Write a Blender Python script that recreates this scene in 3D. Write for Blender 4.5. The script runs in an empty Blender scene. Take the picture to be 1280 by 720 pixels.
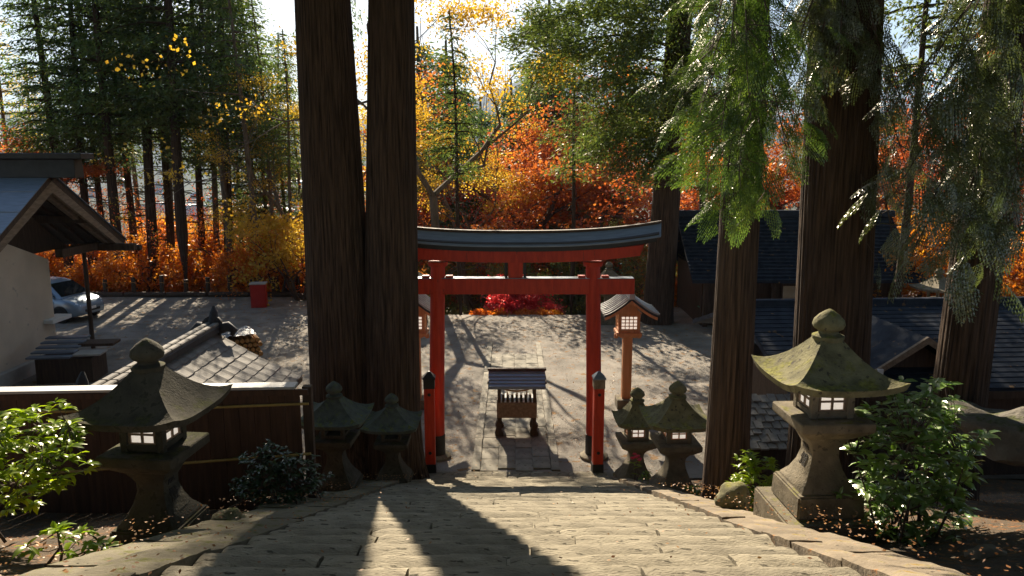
import bpy, bmesh, math, random
import numpy as np
from mathutils import Vector, Matrix, noise

random.seed(11)
rng = np.random.default_rng(11)
SC = bpy.context.scene
COL = SC.collection
PI = math.pi

# ------------------------------------------------------------------ camera
CAM_Z, PITCH, FPX = 6.3, math.radians(9.85), 950.0
cam_data = bpy.data.cameras.new('camera')
cam_data.sensor_width = 36.0
cam_data.lens = 36.0 * FPX / 1280.0
cam_data.clip_start = 0.05
cam_data.clip_end = 30000.0
cam = bpy.data.objects.new('camera', cam_data)
cam.location = (0, 0, CAM_Z)
cam.rotation_euler = (PI / 2 - PITCH, 0, 0)
COL.objects.link(cam)
SC.camera = cam

# ------------------------------------------------------------------ light
SUN_EL, SUN_AZ = math.radians(30.0), math.radians(-11.5)   # azimuth from +Y, negative = towards -X
world = bpy.data.worlds.new('World')
SC.world = world
world.use_nodes = True
wn = world.node_tree
bg = wn.nodes['Background']
sky = wn.nodes.new('ShaderNodeTexSky')
sky.sky_type = 'NISHITA'
sky.sun_disc = False
sky.sun_elevation = SUN_EL
sky.sun_rotation = SUN_AZ
sky.altitude = 700
sky.dust_density = 1.5
wn.links.new(sky.outputs[0], bg.inputs[0])
bg.inputs[1].default_value = 0.05
sun_data = bpy.data.lights.new('sun', 'SUN')
sun_data.energy = 5.0
sun_data.angle = math.radians(0.5)
sun_data.color = (1.0, 0.86, 0.66)
sun = bpy.data.objects.new('sun', sun_data)
sd = Vector((math.sin(SUN_AZ) * math.cos(SUN_EL), math.cos(SUN_AZ) * math.cos(SUN_EL), math.sin(SUN_EL)))
sun.rotation_euler = sd.to_track_quat('Z', 'Y').to_euler()
sun.location = (-10, 30, 40)
COL.objects.link(sun)
SC.view_settings.view_transform = 'Standard'
SC.view_settings.look = 'None'
SC.view_settings.exposure = 1.6
SC.view_settings.gamma = 1.0
SC.view_settings.use_curve_mapping = False
SC.render.engine = 'CYCLES'
SC.cycles.use_denoising = True
SC.cycles.max_bounces = 8
SC.cycles.diffuse_bounces = 2
SC.cycles.glossy_bounces = 2
SC.cycles.transmission_bounces = 4
SC.cycles.transparent_max_bounces = 6
SC.cycles.volume_bounces = 0
SC.cycles.sample_clamp_indirect = 6.0
SC.cycles.caustics_reflective = False
SC.cycles.caustics_refractive = False

# ------------------------------------------------------------------ helpers
def at_Y(px, py, Y):
    """world point seen at photo pixel (px, py) on the vertical plane y = Y"""
    a, b = (px - 640) / FPX, (360 - py) / FPX
    d = (a, math.cos(PITCH) + b * math.sin(PITCH), -math.sin(PITCH) + b * math.cos(PITCH))
    t = Y / d[1]
    return Vector((d[0] * t, Y, CAM_Z + d[2] * t))

def at_z(px, py, z=0.0):
    a, b = (px - 640) / FPX, (360 - py) / FPX
    d = (a, math.cos(PITCH) + b * math.sin(PITCH), -math.sin(PITCH) + b * math.cos(PITCH))
    t = (z - CAM_Z) / d[2]
    return Vector((d[0] * t, d[1] * t, z))

def tag(o, label=None, cat=None, group=None, kind=None):
    if label: o['label'] = label
    if cat: o['category'] = cat
    if group: o['group'] = group
    if kind: o['kind'] = kind
    return o

def thing(name, loc=(0, 0, 0), rz=0.0, label=None, cat=None, group=None, kind=None, scale=1.0):
    o = bpy.data.objects.new(name, None)
    o.empty_display_size = 0.2
    o.location = loc
    o.rotation_euler = (0, 0, rz)
    o.scale = (scale,) * 3
    COL.objects.link(o)
    return tag(o, label, cat, group, kind)

def copy_tree(o, parent=None):
    c = o.copy()
    COL.objects.link(c)
    c.parent = parent
    for ch in list(o.children):
        copy_tree(ch, c)
    return c

def link_mesh(name, me, m, parent=None, kind=None, smooth=None, loc=None, rot=None):
    if m is not None and not me.materials:
        me.materials.append(m)
    o = bpy.data.objects.new(name, me)
    COL.objects.link(o)
    if parent is not None: o.parent = parent
    if kind: o['kind'] = kind
    if loc is not None: o.location = loc
    if rot is not None: o.rotation_euler = rot
    if smooth is not None:
        me.shade_smooth()
        me.set_sharp_from_angle(angle=smooth)
    return o

class MB:
    """collects polygons that become ONE mesh object"""
    def __init__(self):
        self.v, self.f = [], []
    def add(self, vs, fs, M=None):
        k = len(self.v)
        for p in vs:
            p = Vector(p)
            self.v.append(tuple(M @ p) if M is not None else tuple(p))
        for f in fs:
            self.f.append(tuple(i + k for i in f))
        return self
    def box(self, c, s, rz=0.0, top=(1, 1), M=None):
        x, y, z = s[0] / 2, s[1] / 2, s[2] / 2
        vs = [(-x, -y, -z), (x, -y, -z), (x, y, -z), (-x, y, -z)]
        vs += [(-x * top[0], -y * top[1], z), (x * top[0], -y * top[1], z), (x * top[0], y * top[1], z), (-x * top[0], y * top[1], z)]
        T = Matrix.Translation(Vector(c)) @ Matrix.Rotation(rz, 4, 'Z')
        if M is not None: T = M @ T
        return self.add(vs, [(3, 2, 1, 0), (4, 5, 6, 7), (0, 1, 5, 4), (1, 2, 6, 5), (2, 3, 7, 6), (3, 0, 4, 7)], T)
    def beam(self, a, b, w, h, up=(0, 0, 1)):
        a, b = Vector(a), Vector(b)
        d = b - a
        y = d.normalized()
        x = y.cross(Vector(up)).normalized()
        z = x.cross(y)
        M = Matrix.Translation((a + b) / 2) @ Matrix((x, y, z)).transposed().to_4x4()
        return self.box((0, 0, 0), (w, d.length, h), M=M)
    def tube(self, pts, radii, n=8, cap=True):
        pts = [Vector(p) for p in pts]
        k0 = len(self.v)
        ref = Vector((1, 0, 0))
        for i, p in enumerate(pts):
            d = (pts[min(i + 1, len(pts) - 1)] - pts[max(i - 1, 0)]).normalized()
            u = ref - d * ref.dot(d)
            if u.length < 0.1:
                u = Vector((0, 1, 0)) - d * d.y
            u.normalize()
            ref = u
            w = d.cross(u)
            for j in range(n):
                t = 2 * PI * j / n
                self.v.append(tuple(p + (u * math.cos(t) + w * math.sin(t)) * radii[i]))
        for i in range(len(pts) - 1):
            for j in range(n):
                a, b = k0 + i * n + j, k0 + i * n + (j + 1) % n
                self.f.append((a, b, b + n, a + n))
        if cap:
            self.f.append(tuple(k0 + j for j in range(n))[::-1])
            self.f.append(tuple(k0 + (len(pts) - 1) * n + j for j in range(n)))
        return self
    def lathe(self, prof, n=4, rot=None, c=(0, 0, 0)):
        """prof: (half-width or radius, z); n=4 gives a square plan with flat sides to +-X, +-Y"""
        rot = PI / n if rot is None else rot
        k = 1 / math.cos(PI / n) if n <= 8 else 1.0
        k0 = len(self.v)
        for r, z in prof:
            for j in range(n):
                t = 2 * PI * j / n + rot
                self.v.append((c[0] + r * k * math.cos(t), c[1] + r * k * math.sin(t), c[2] + z))
        for i in range(len(prof) - 1):
            for j in range(n):
                a, b = k0 + i * n + j, k0 + i * n + (j + 1) % n
                self.f.append((a, b, b + n, a + n))
        self.f.append(tuple(k0 + j for j in range(n))[::-1])
        self.f.append(tuple(k0 + (len(prof) - 1) * n + j for j in range(n)))
        return self
    def prism(self, poly, a, b, axis='x'):
        """extrude a 2-D polygon; axis x: poly=(y,z), axis y: poly=(x,z), axis z: poly=(x,y)"""
        def P(p, t):
            return (t, p[0], p[1]) if axis == 'x' else (p[0], t, p[1]) if axis == 'y' else (p[0], p[1], t)
        n = len(poly)
        vs = [P(p, a) for p in poly] + [P(p, b) for p in poly]
        fs = [tuple(range(n)), tuple(range(n, 2 * n))[::-1]]
        for i in range(n):
            j = (i + 1) % n
            fs.append((j, i, i + n, j + n))
        return self.add(vs, fs)
    def mesh(self, name, bevel=0.0, seg=1, fixn=True):
        me = bpy.data.meshes.new(name)
        me.from_pydata(self.v, [], self.f)
        if bevel or fixn:
            bm = bmesh.new()
            bm.from_mesh(me)
            if fixn: bmesh.ops.recalc_face_normals(bm, faces=bm.faces)
            if bevel:
                es = [e for e in bm.edges if len(e.link_faces) == 2 and e.calc_face_angle(0) > 0.5]
                bmesh.ops.bevel(bm, geom=es, offset=bevel, segments=seg, affect='EDGES', clamp_overlap=True)
            bm.to_mesh(me)
            bm.free()
        return me
    def build(self, name, m, parent=None, bevel=0.0, seg=1, smooth=None, kind=None, fixn=True, loc=None):
        return link_mesh(name, self.mesh(name, bevel, seg, fixn), m, parent, kind, smooth, loc)

# ------------------------------------------------------------------ materials
def base_mat(name):
    m = bpy.data.materials.new(name)
    m.use_nodes = True
    return m, m.node_tree, m.node_tree.nodes, m.node_tree.links

def ramp(nd, stops):
    r = nd.new('ShaderNodeValToRGB')
    e = r.color_ramp.elements
    e[0].position, e[0].color = stops[0][0], (*stops[0][1], 1)
    e[1].position, e[1].color = stops[-1][0], (*stops[-1][1], 1)
    for p, c in stops[1:-1]:
        x = e.new(p)
        x.color = (*c, 1)
    return r

def coord(nd, lk, scale=(1, 1, 1), which='Object'):
    tc = nd.new('ShaderNodeTexCoord')
    mp = nd.new('ShaderNodeMapping')
    mp.inputs['Scale'].default_value = scale
    lk.new(tc.outputs[which], mp.inputs[0])
    return mp

def noise_n(nd, lk, mp, scale, detail=5, rough=0.55):
    n = nd.new('ShaderNodeTexNoise')
    n.inputs['Scale'].default_value = scale
    n.inputs['Detail'].default_value = detail
    n.inputs['Roughness'].default_value = rough
    lk.new(mp.outputs[0], n.inputs[0])
    return n

def mix_c(nd, lk, fac, a, b, mode='MIX'):
    x = nd.new('ShaderNodeMix')
    x.data_type = 'RGBA'
    x.blend_type = mode
    for s, v in ((x.inputs[0], fac), (x.inputs[6], a), (x.inputs[7], b)):
        if isinstance(v, (int, float)): s.default_value = v
        elif isinstance(v, tuple): s.default_value = (*v, 1)
        else: lk.new(v, s)
    return x.outputs[2]

def mat(name, c1, c2, scale=3.0, stretch=(1, 1, 1), rough=0.8, bump=0.3, bscale=None, spec=0.3, metal=0.0, bdist=0.02,
        speck=None, moss=None, rrand=0.0):
    """two colours mixed by noise, bump, optional specks (colour, scale, threshold) and moss on upward faces (colour, amount)"""
    m, nt, nd, lk = base_mat(name)
    p = nd['Principled BSDF']
    mp = coord(nd, lk, stretch)
    n1 = noise_n(nd, lk, mp, scale)
    r = ramp(nd, [(0.3, c1), (0.7, c2)])
    lk.new(n1.outputs[0], r.inputs[0])
    c = r.outputs[0]
    if rrand:
        oi = nd.new('ShaderNodeObjectInfo')
        mr = nd.new('ShaderNodeMapRange')
        mr.inputs[3].default_value, mr.inputs[4].default_value = 1 - rrand, 1 + rrand
        lk.new(oi.outputs['Random'], mr.inputs[0])
        hs = nd.new('ShaderNodeHueSaturation')
        lk.new(mr.outputs[0], hs.inputs['Value'])
        lk.new(c, hs.inputs['Color'])
        c = hs.outputs[0]
    if speck:
        n3 = noise_n(nd, lk, mp, speck[1], 3)
        mr = nd.new('ShaderNodeMapRange')
        mr.inputs[1].default_value, mr.inputs[2].default_value = speck[2], speck[2] + 0.06
        lk.new(n3.outputs[0], mr.inputs[0])
        c = mix_c(nd, lk, mr.outputs[0], c, speck[0])
    if moss:
        ge = nd.new('ShaderNodeNewGeometry')
        sx = nd.new('ShaderNodeSeparateXYZ')
        lk.new(ge.outputs['Normal'], sx.inputs[0])
        mp2 = coord(nd, lk)
        n4 = noise_n(nd, lk, mp2, 5.0, 6, 0.65)
        ma = nd.new('ShaderNodeMath')
        ma.operation = 'MULTIPLY_ADD'
        ma.inputs[1].default_value = 0.45
        lk.new(sx.outputs[2], ma.inputs[0])
        lk.new(n4.outputs[0], ma.inputs[2])
        mr = nd.new('ShaderNodeMapRange')
        mr.inputs[1].default_value, mr.inputs[2].default_value = 1.02 - moss[1], 1.14 - moss[1]
        lk.new(ma.outputs[0], mr.inputs[0])
        n5 = noise_n(nd, lk, mp2, 22.0, 4)
        rm = ramp(nd, [(0.35, tuple(x * 0.55 for x in moss[0])), (0.65, tuple(x * 1.25 for x in moss[0]))])
        lk.new(n5.outputs[0], rm.inputs[0])
        c = mix_c(nd, lk, mr.outputs[0], c, rm.outputs[0])
    lk.new(c, p.inputs['Base Color'])
    p.inputs['Roughness'].default_value = rough
    p.inputs['Specular IOR Level'].default_value = spec
    p.inputs['Metallic'].default_value = metal
    if bump:
        n2 = noise_n(nd, lk, mp, bscale or scale * 4, 6, 0.6)
        b = nd.new('ShaderNodeBump')
        b.inputs['Strength'].default_value = bump
        b.inputs['Distance'].default_value = bdist
        lk.new(n2.outputs[0], b.inputs['Height'])
        lk.new(b.outputs[0], p.inputs['Normal'])
    return m

def leaf_mat(name, stops, transl=0.5, gloss=0.06, grough=0.45, hue=0.02, clump=None, tboost=1.25):
    """leaf: diffuse + translucent + a little gloss; colour varies from leaf to leaf and from clump to clump"""
    m, nt, nd, lk = base_mat(name)
    out = nd['Material Output']
    nd.remove(nd['Principled BSDF'])
    ge = nd.new('ShaderNodeNewGeometry')
    mp = coord(nd, lk)
    n = noise_n(nd, lk, mp, clump or 0.7, 3)
    ad = nd.new('ShaderNodeMath')
    ad.operation = 'MULTIPLY_ADD'
    ad.inputs[1].default_value = 0.45
    lk.new(ge.outputs['Random Per Island'], ad.inputs[0])
    mr = nd.new('ShaderNodeMapRange')
    mr.inputs[1].default_value, mr.inputs[2].default_value = 0.3, 0.7
    mr.inputs[3].default_value, mr.inputs[4].default_value = 0.0, 0.55
    lk.new(n.outputs[0], mr.inputs[0])
    lk.new(mr.outputs[0], ad.inputs[2])
    r = ramp(nd, stops)
    lk.new(ad.outputs[0], r.inputs[0])
    oi = nd.new('ShaderNodeObjectInfo')
    mh = nd.new('ShaderNodeMapRange')
    mh.inputs[3].default_value, mh.inputs[4].default_value = 0.5 - hue, 0.5 + hue
    lk.new(oi.outputs['Random'], mh.inputs[0])
    hs = nd.new('ShaderNodeHueSaturation')
    lk.new(mh.outputs[0], hs.inputs['Hue'])
    lk.new(r.outputs[0], hs.inputs['Color'])
    d = nd.new('ShaderNodeBsdfDiffuse')
    t = nd.new('ShaderNodeBsdfTranslucent')
    g = nd.new('ShaderNodeBsdfGlossy')
    g.inputs['Roughness'].default_value = grough
    g.inputs['Color'].default_value = (1, 0.97, 0.92, 1)
    lk.new(hs.outputs[0], d.inputs[0])
    ts = mix_c(nd, lk, 1.0, hs.outputs[0], (tboost, tboost, tboost * 0.75), 'MULTIPLY')
    lk.new(ts, t.inputs[0])
    m1 = nd.new('ShaderNodeMixShader')
    m1.inputs[0].default_value = transl
    lk.new(d.outputs[0], m1.inputs[1]); lk.new(t.outputs[0], m1.inputs[2])
    m2 = nd.new('ShaderNodeMixShader')
    m2.inputs[0].default_value = gloss
    lk.new(m1.outputs[0], m2.inputs[1]); lk.new(g.outputs[0], m2.inputs[2])
    lk.new(m2.outputs[0], out.inputs[0])
    return m

def paper_mat(name):
    m, nt, nd, lk = base_mat(name)
    out = nd['Material Output']
    nd.remove(nd['Principled BSDF'])
    d = nd.new('ShaderNodeBsdfDiffuse'); t = nd.new('ShaderNodeBsdfTranslucent')
    d.inputs[0].default_value = (0.86, 0.85, 0.82, 1); t.inputs[0].default_value = (0.95, 0.92, 0.86, 1)
    x = nd.new('ShaderNodeMixShader'); x.inputs[0].default_value = 0.6
    lk.new(d.outputs[0], x.inputs[1]); lk.new(t.outputs[0], x.inputs[2])
    e = nd.new('ShaderNodeEmission'); e.inputs[0].default_value = (1.0, 0.90, 0.80, 1); e.inputs[1].default_value = 0.10
    ad = nd.new('ShaderNodeAddShader')                     # a lamp burns behind the paper
    lk.new(x.outputs[0], ad.inputs[0]); lk.new(e.outputs[0], ad.inputs[1]); lk.new(ad.outputs[0], out.inputs[0])
    return m

M = {}
M['stone'] = mat('lantern_stone', (0.13, 0.11, 0.075), (0.25, 0.21, 0.145), 6, rough=0.9, bump=0.5, bscale=40, speck=((0.10, 0.085, 0.06), 16, 0.62), moss=((0.20, 0.19, 0.03), 0.02))
M['mossy'] = mat('mossy_stone', (0.11, 0.102, 0.055), (0.25, 0.23, 0.125), 6, rough=0.95, bump=0.7, bscale=30, speck=((0.08, 0.07, 0.05), 14, 0.6), moss=((0.22, 0.21, 0.05), 0.14))
M['shadestone'] = mat('shaded_stone', (0.05, 0.044, 0.031), (0.105, 0.092, 0.064), 6, rough=0.95, bump=0.6, bscale=36, speck=((0.05, 0.045, 0.03), 12, 0.56), moss=((0.07, 0.07, 0.02), 0.10))  # darker copy of the lantern stone; shade on the left lanterns put into the colour
M['bordermoss'] = mat('mossy_border_stone', (0.12, 0.105, 0.07), (0.23, 0.20, 0.14), 5, rough=0.95, bump=0.6, bscale=28, moss=((0.10, 0.10, 0.02), 0.10))
M['greenstone'] = mat('lichen_stone', (0.055, 0.065, 0.055), (0.115, 0.128, 0.108), 7, rough=0.9, bump=0.5, bscale=36, speck=((0.10, 0.12, 0.07), 12, 0.56), moss=((0.14, 0.15, 0.03), 0.08))
M['step'] = mat('step_stone', (0.16, 0.14, 0.10), (0.38, 0.335, 0.25), 3.0, (1, 2.0, 1), rough=0.95, bump=0.8, bscale=34, bdist=0.022, speck=((0.07, 0.06, 0.04), 8, 0.59), rrand=0.12)
M['border'] = mat('border_stone', (0.13, 0.105, 0.075), (0.28, 0.225, 0.16), 3, rough=0.92, bump=0.7, bscale=24, speck=((0.34, 0.17, 0.07), 7, 0.60), moss=((0.20, 0.17, 0.03), 0.05), rrand=0.1)
M['paver'] = mat('paver_stone', (0.17, 0.155, 0.12), (0.33, 0.30, 0.24), 3.2, rough=0.85, bump=0.4, bscale=30, speck=((0.16, 0.14, 0.10), 8, 0.58), rrand=0.16)
M['gravel'] = mat('packed_gravel', (0.15, 0.135, 0.115), (0.34, 0.305, 0.26), 0.9, rough=0.95, bump=1.0, bscale=22, bdist=0.04, speck=((0.25, 0.15, 0.07), 3.5, 0.60))
M['soil'] = mat('woodland_soil', (0.065, 0.05, 0.035), (0.14, 0.10, 0.065), 1.5, rough=1.0, bump=1.0, bscale=18, bdist=0.05, speck=((0.21, 0.10, 0.04), 9, 0.56))
M['vermilion'] = mat('vermilion_paint', (0.40, 0.026, 0.010), (0.60, 0.052, 0.018), 3.0, (5, 5, 0.8), rough=0.5, bump=0.25, bscale=9, spec=0.35, speck=((0.22, 0.03, 0.015), 4, 0.66))
M['black'] = mat('black_lacquer', (0.015, 0.014, 0.014), (0.03, 0.028, 0.027), 5, rough=0.5, bump=0.1, spec=0.4)
M['copper'] = mat('dark_sheet_metal', (0.13, 0.165, 0.215), (0.19, 0.235, 0.30), 3, (1, 6, 6), rough=0.38, bump=0.06, spec=0.6, metal=0.25)
M['bluetile'] = mat('slate_blue_tile', (0.022, 0.027, 0.038), (0.045, 0.054, 0.072), 4, rough=0.8, bump=0.3, spec=0.08, speck=((0.20, 0.12, 0.06), 5, 0.66))
M['greytile'] = mat('grey_roof_tile', (0.14, 0.13, 0.12), (0.27, 0.25, 0.225), 4, rough=0.8, bump=0.25, spec=0.25, rrand=0.2, speck=((0.18, 0.17, 0.16), 9, 0.6))
M['darktile'] = mat('dark_roof_tile', (0.022, 0.022, 0.025), (0.045, 0.045, 0.05), 8, rough=0.6, bump=0.15, spec=0.25)
M['ribtile'] = mat('pale_roof_tile', (0.30, 0.30, 0.30), (0.42, 0.42, 0.41), 8, rough=0.5, bump=0.1, spec=0.4)
M['darkwood'] = mat('dark_wood', (0.045, 0.028, 0.018), (0.095, 0.06, 0.038), 3, (6, 6, 0.7), rough=0.7, bump=0.3)
M['oldwood'] = mat('weathered_wood', (0.16, 0.11, 0.07), (0.30, 0.22, 0.15), 3, (6, 1.2, 6), rough=0.75, bump=0.3)
M['orangewood'] = mat('orange_timber', (0.48, 0.20, 0.085), (0.64, 0.30, 0.14), 2, (7, 7, 0.8), rough=0.6, bump=0.15)
M['fence'] = mat('stained_board', (0.05, 0.025, 0.014), (0.10, 0.05, 0.027), 3, (7, 7, 0.6), rough=0.65, bump=0.25, rrand=0.15)
M['rail'] = mat('yellowed_bamboo', (0.30, 0.20, 0.05), (0.46, 0.32, 0.10), 4, rough=0.5, bump=0.1)
M['cap'] = mat('zinc_coping', (0.36, 0.35, 0.34), (0.50, 0.49, 0.47), 2, rough=0.5, bump=0.05, spec=0.6, metal=0.3)
M['plaster'] = mat('cream_plaster', (0.56, 0.47, 0.37), (0.68, 0.58, 0.46), 1.2, rough=0.9, bump=0.15, speck=((0.36, 0.32, 0.28), 2.5, 0.64))
M['rock'] = mat('grey_rock', (0.10, 0.09, 0.075), (0.22, 0.20, 0.17), 2.5, rough=0.95, bump=0.8, bscale=14, bdist=0.05, moss=((0.09, 0.10, 0.03), 0.1))
M['concrete'] = mat('pale_concrete', (0.34, 0.32, 0.29), (0.48, 0.46, 0.42), 2.5, rough=0.9, bump=0.3)
M['bark'] = mat('cedar_bark', (0.020, 0.013, 0.009), (0.13, 0.083, 0.056), 3.4, (9, 9, 0.38), rough=0.95, bump=1.0, bscale=5, bdist=0.05, moss=((0.10, 0.10, 0.03), 0.30))
M['bark2'] = mat('grey_bark', (0.10, 0.075, 0.055), (0.22, 0.17, 0.13), 3, (4, 4, 0.6), rough=0.95, bump=0.7, bscale=8, bdist=0.04)
M['twig'] = mat('twig_bark', (0.07, 0.05, 0.04), (0.14, 0.10, 0.075), 4, rough=0.9, bump=0.2)
M['iron'] = mat('black_iron', (0.02, 0.02, 0.02), (0.04, 0.04, 0.04), 5, rough=0.5, bump=0.05, metal=0.5)
M['white'] = mat('white_paint', (0.72, 0.71, 0.69), (0.82, 0.81, 0.79), 3, rough=0.6, bump=0.05)
M['green'] = mat('green_plastic', (0.02, 0.22, 0.11), (0.03, 0.28, 0.14), 3, rough=0.4, bump=0.02)
M['red'] = mat('red_paint', (0.42, 0.025, 0.02), (0.52, 0.04, 0.03), 3, rough=0.45, bump=0.05)
M['carpaint'] = mat('pale_blue_car_paint', (0.26, 0.34, 0.43), (0.28, 0.36, 0.45), 1, rough=0.25, bump=0.0, spec=0.6, metal=0.35)
M['glass'] = mat('dark_glass', (0.012, 0.014, 0.016), (0.02, 0.022, 0.025), 2, rough=0.06, bump=0.0, spec=0.8)
M['rubber'] = mat('tyre_rubber', (0.012, 0.012, 0.012), (0.025, 0.025, 0.025), 6, rough=0.85, bump=0.1)
M['chrome'] = mat('silver_metal', (0.5, 0.5, 0.5), (0.62, 0.62, 0.62), 4, rough=0.25, bump=0.0, metal=0.9)
M['lampglass'] = mat('lamp_lens', (0.6, 0.62, 0.62), (0.75, 0.77, 0.78), 4, rough=0.1, bump=0.0, spec=0.8)
M['rope'] = mat('straw_rope', (0.36, 0.17, 0.06), (0.52, 0.28, 0.11), 14, rough=0.9, bump=0.5)
M['tarp'] = mat('grey_tarpaulin', (0.16, 0.17, 0.19), (0.42, 0.43, 0.46), 3, (1, 1, 3), rough=0.3, bump=0.8, bscale=5, bdist=0.08, spec=0.6)
M['logend'] = mat('cut_log', (0.30, 0.14, 0.045), (0.46, 0.24, 0.08), 6, rough=0.8, bump=0.2)
M['carve_shade'] = mat('carved_shadow_paint', (0.045, 0.04, 0.035), (0.07, 0.06, 0.05), 5, rough=0.9, bump=0.0)  # dark colour painted for the shade inside carved strokes
M['hill'] = mat('forested_hill', (0.022, 0.045, 0.028), (0.085, 0.078, 0.035), 0.02, rough=1.0, bump=1.0, bscale=0.05, bdist=12)
M['paper'] = paper_mat('shoji_paper')

M['L_cedar'] = leaf_mat('cedar_needles', [(0.0, (0.035, 0.065, 0.018)), (0.5, (0.10, 0.155, 0.034)), (1.0, (0.22, 0.24, 0.05))], 0.5, 0.04, hue=0.015)
M['L_pine'] = leaf_mat('fir_needles', [(0.0, (0.04, 0.075, 0.026)), (0.5, (0.10, 0.155, 0.05)), (1.0, (0.22, 0.25, 0.07))], 0.4, 0.05, hue=0.02)
M['L_hinoki'] = leaf_mat('cypress_scales', [(0.0, (0.035, 0.075, 0.014)), (0.5, (0.085, 0.155, 0.025)), (0.9, (0.19, 0.27, 0.04)), (1.0, (0.42, 0.12, 0.03))], 0.5, 0.05, 0.35, hue=0.005, clump=1.5)
M['L_hinoki2'] = leaf_mat('grey_cypress_scales', [(0.0, (0.035, 0.055, 0.016)), (0.6, (0.085, 0.115, 0.032)), (0.9, (0.17, 0.19, 0.055)), (1.0, (0.36, 0.10, 0.03))], 0.42, 0.12, 0.34, hue=0.005, clump=1.5)
M['L_maple'] = leaf_mat('maple_leaves', [(0.0, (0.22, 0.035, 0.018)), (0.35, (0.42, 0.085, 0.025)), (0.7, (0.54, 0.16, 0.035)), (1.0, (0.58, 0.29, 0.055))], 0.5, 0.04, hue=0.015)
M['L_orange'] = leaf_mat('orange_leaves', [(0.0, (0.46, 0.09, 0.012)), (0.45, (0.64, 0.20, 0.018)), (1.0, (0.70, 0.36, 0.04))], 0.55, 0.04, hue=0.015)
M['L_yellow'] = leaf_mat('yellow_leaves', [(0.0, (0.42, 0.24, 0.025)), (0.5, (0.60, 0.40, 0.035)), (1.0, (0.66, 0.50, 0.08))], 0.52, 0.04, hue=0.01)
M['L_crimson'] = leaf_mat('crimson_leaves', [(0.0, (0.50, 0.02, 0.04)), (0.5, (0.70, 0.05, 0.08)), (1.0, (0.78, 0.16, 0.16))], 0.55, 0.04, hue=0.01)
M['L_olive'] = leaf_mat('olive_leaves', [(0.0, (0.07, 0.10, 0.025)), (0.5, (0.17, 0.20, 0.04)), (1.0, (0.38, 0.32, 0.06))], 0.5, 0.05, hue=0.02)
M['L_laurel'] = leaf_mat('laurel_leaves', [(0.0, (0.07, 0.16, 0.018)), (0.5, (0.16, 0.32, 0.032)), (1.0, (0.36, 0.50, 0.06))], 0.5, 0.24, 0.34, hue=0.01, clump=2.0)
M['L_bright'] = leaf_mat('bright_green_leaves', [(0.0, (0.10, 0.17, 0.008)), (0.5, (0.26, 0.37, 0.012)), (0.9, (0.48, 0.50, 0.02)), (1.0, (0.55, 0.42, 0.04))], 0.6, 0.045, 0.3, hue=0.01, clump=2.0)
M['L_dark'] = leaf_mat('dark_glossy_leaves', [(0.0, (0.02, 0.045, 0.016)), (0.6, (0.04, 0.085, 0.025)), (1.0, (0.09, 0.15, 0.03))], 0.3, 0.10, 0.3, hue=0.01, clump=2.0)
M['L_litter'] = leaf_mat('dry_fallen_leaves', [(0.0, (0.14, 0.055, 0.022)), (0.5, (0.28, 0.125, 0.045)), (1.0, (0.48, 0.28, 0.10))], 0.2, 0.04, hue=0.0, clump=0.5)
# ------------------------------------------------------------------ ground
SLOPE, FOOT, TOPZ = 0.388, 14.2, 4.93
def smooth01(a, b, x):
    t = np.clip((x - a) / (b - a), 0, 1)
    return t * t * (3 - 2 * t)

def gz(x, y):
    """height of the ground (numpy or float)"""
    x, y = np.asarray(x, float), np.asarray(y, float)
    s = np.clip(SLOPE * (FOOT - y), 0, TOPZ)
    under = np.where(np.abs(x) < 1.95, -0.30, -0.04)
    hillz = s + under * (s > 0)
    bump = 0.10 * np.sin(1.7 * x + 0.6 * y) * np.sin(1.1 * y - 0.5 * x)
    hillz = hillz + bump * smooth01(2.9, 3.6, np.abs(x)) * (s > 0.2)
    # right: bank beside the bush; left: falls away behind the board fence
    left = smooth01(-3.6, -2.6, x)
    behind = smooth01(9.2, 9.5, y)
    hillz = hillz * (1 - behind * (1 - left)) - 0.0
    right = smooth01(3.3, 5.5, x)
    hillz = hillz + right * 0.15 * (s > 0.3) * (y < 9.5) - 0.14 * smooth01(2.3, 2.6, np.abs(x)) * (s > 0.3)
    z = np.where(y < FOOT, hillz, 0.0) - 0.12 * smooth01(FOOT - 0.3, FOOT, y) * (np.abs(x) < 40)
    e = edge_y(x)
    down = np.clip(y - e, 0, None)
    z = z - np.where(down > 0, np.minimum(0.42 * down, 44 + 0.004 * down), 0)
    # valley floor then mountains
    r = np.sqrt(x * x + y * y)
    m = smooth01(1700, 3600, r) * (265 + 75 * np.sin(x / 620.0 + 1.0) + 60 * np.sin(x / 270.0 + 0.3) + 22 * np.sin(x / 95.0) + 45 * np.sin(y / 410.0 + x / 500.0))
    return z + np.where(y > 500, m, 0)

def edge_y(x):
    """where the terrace ends, as y"""
    x = np.asarray(x, float)
    return 29.8 + 4.8 * smooth01(-5.5, -9.5, x) + 1.5 * smooth01(3, 6, x) + 4.0 * smooth01(9, 14, x)

def grid_mesh(name, xs, ys, zf):
    X, Y = np.meshgrid(xs, ys)
    Z = zf(X, Y)
    nx, ny = len(xs), len(ys)
    v = np.stack([X, Y, Z], -1).reshape(-1, 3)
    i = np.arange((nx - 1) * (ny - 1))
    a = (i // (nx - 1)) * nx + i % (nx - 1)
    f = np.stack([a, a + 1, a + nx + 1, a + nx], -1)
    return np_mesh(name, v, f)

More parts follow.
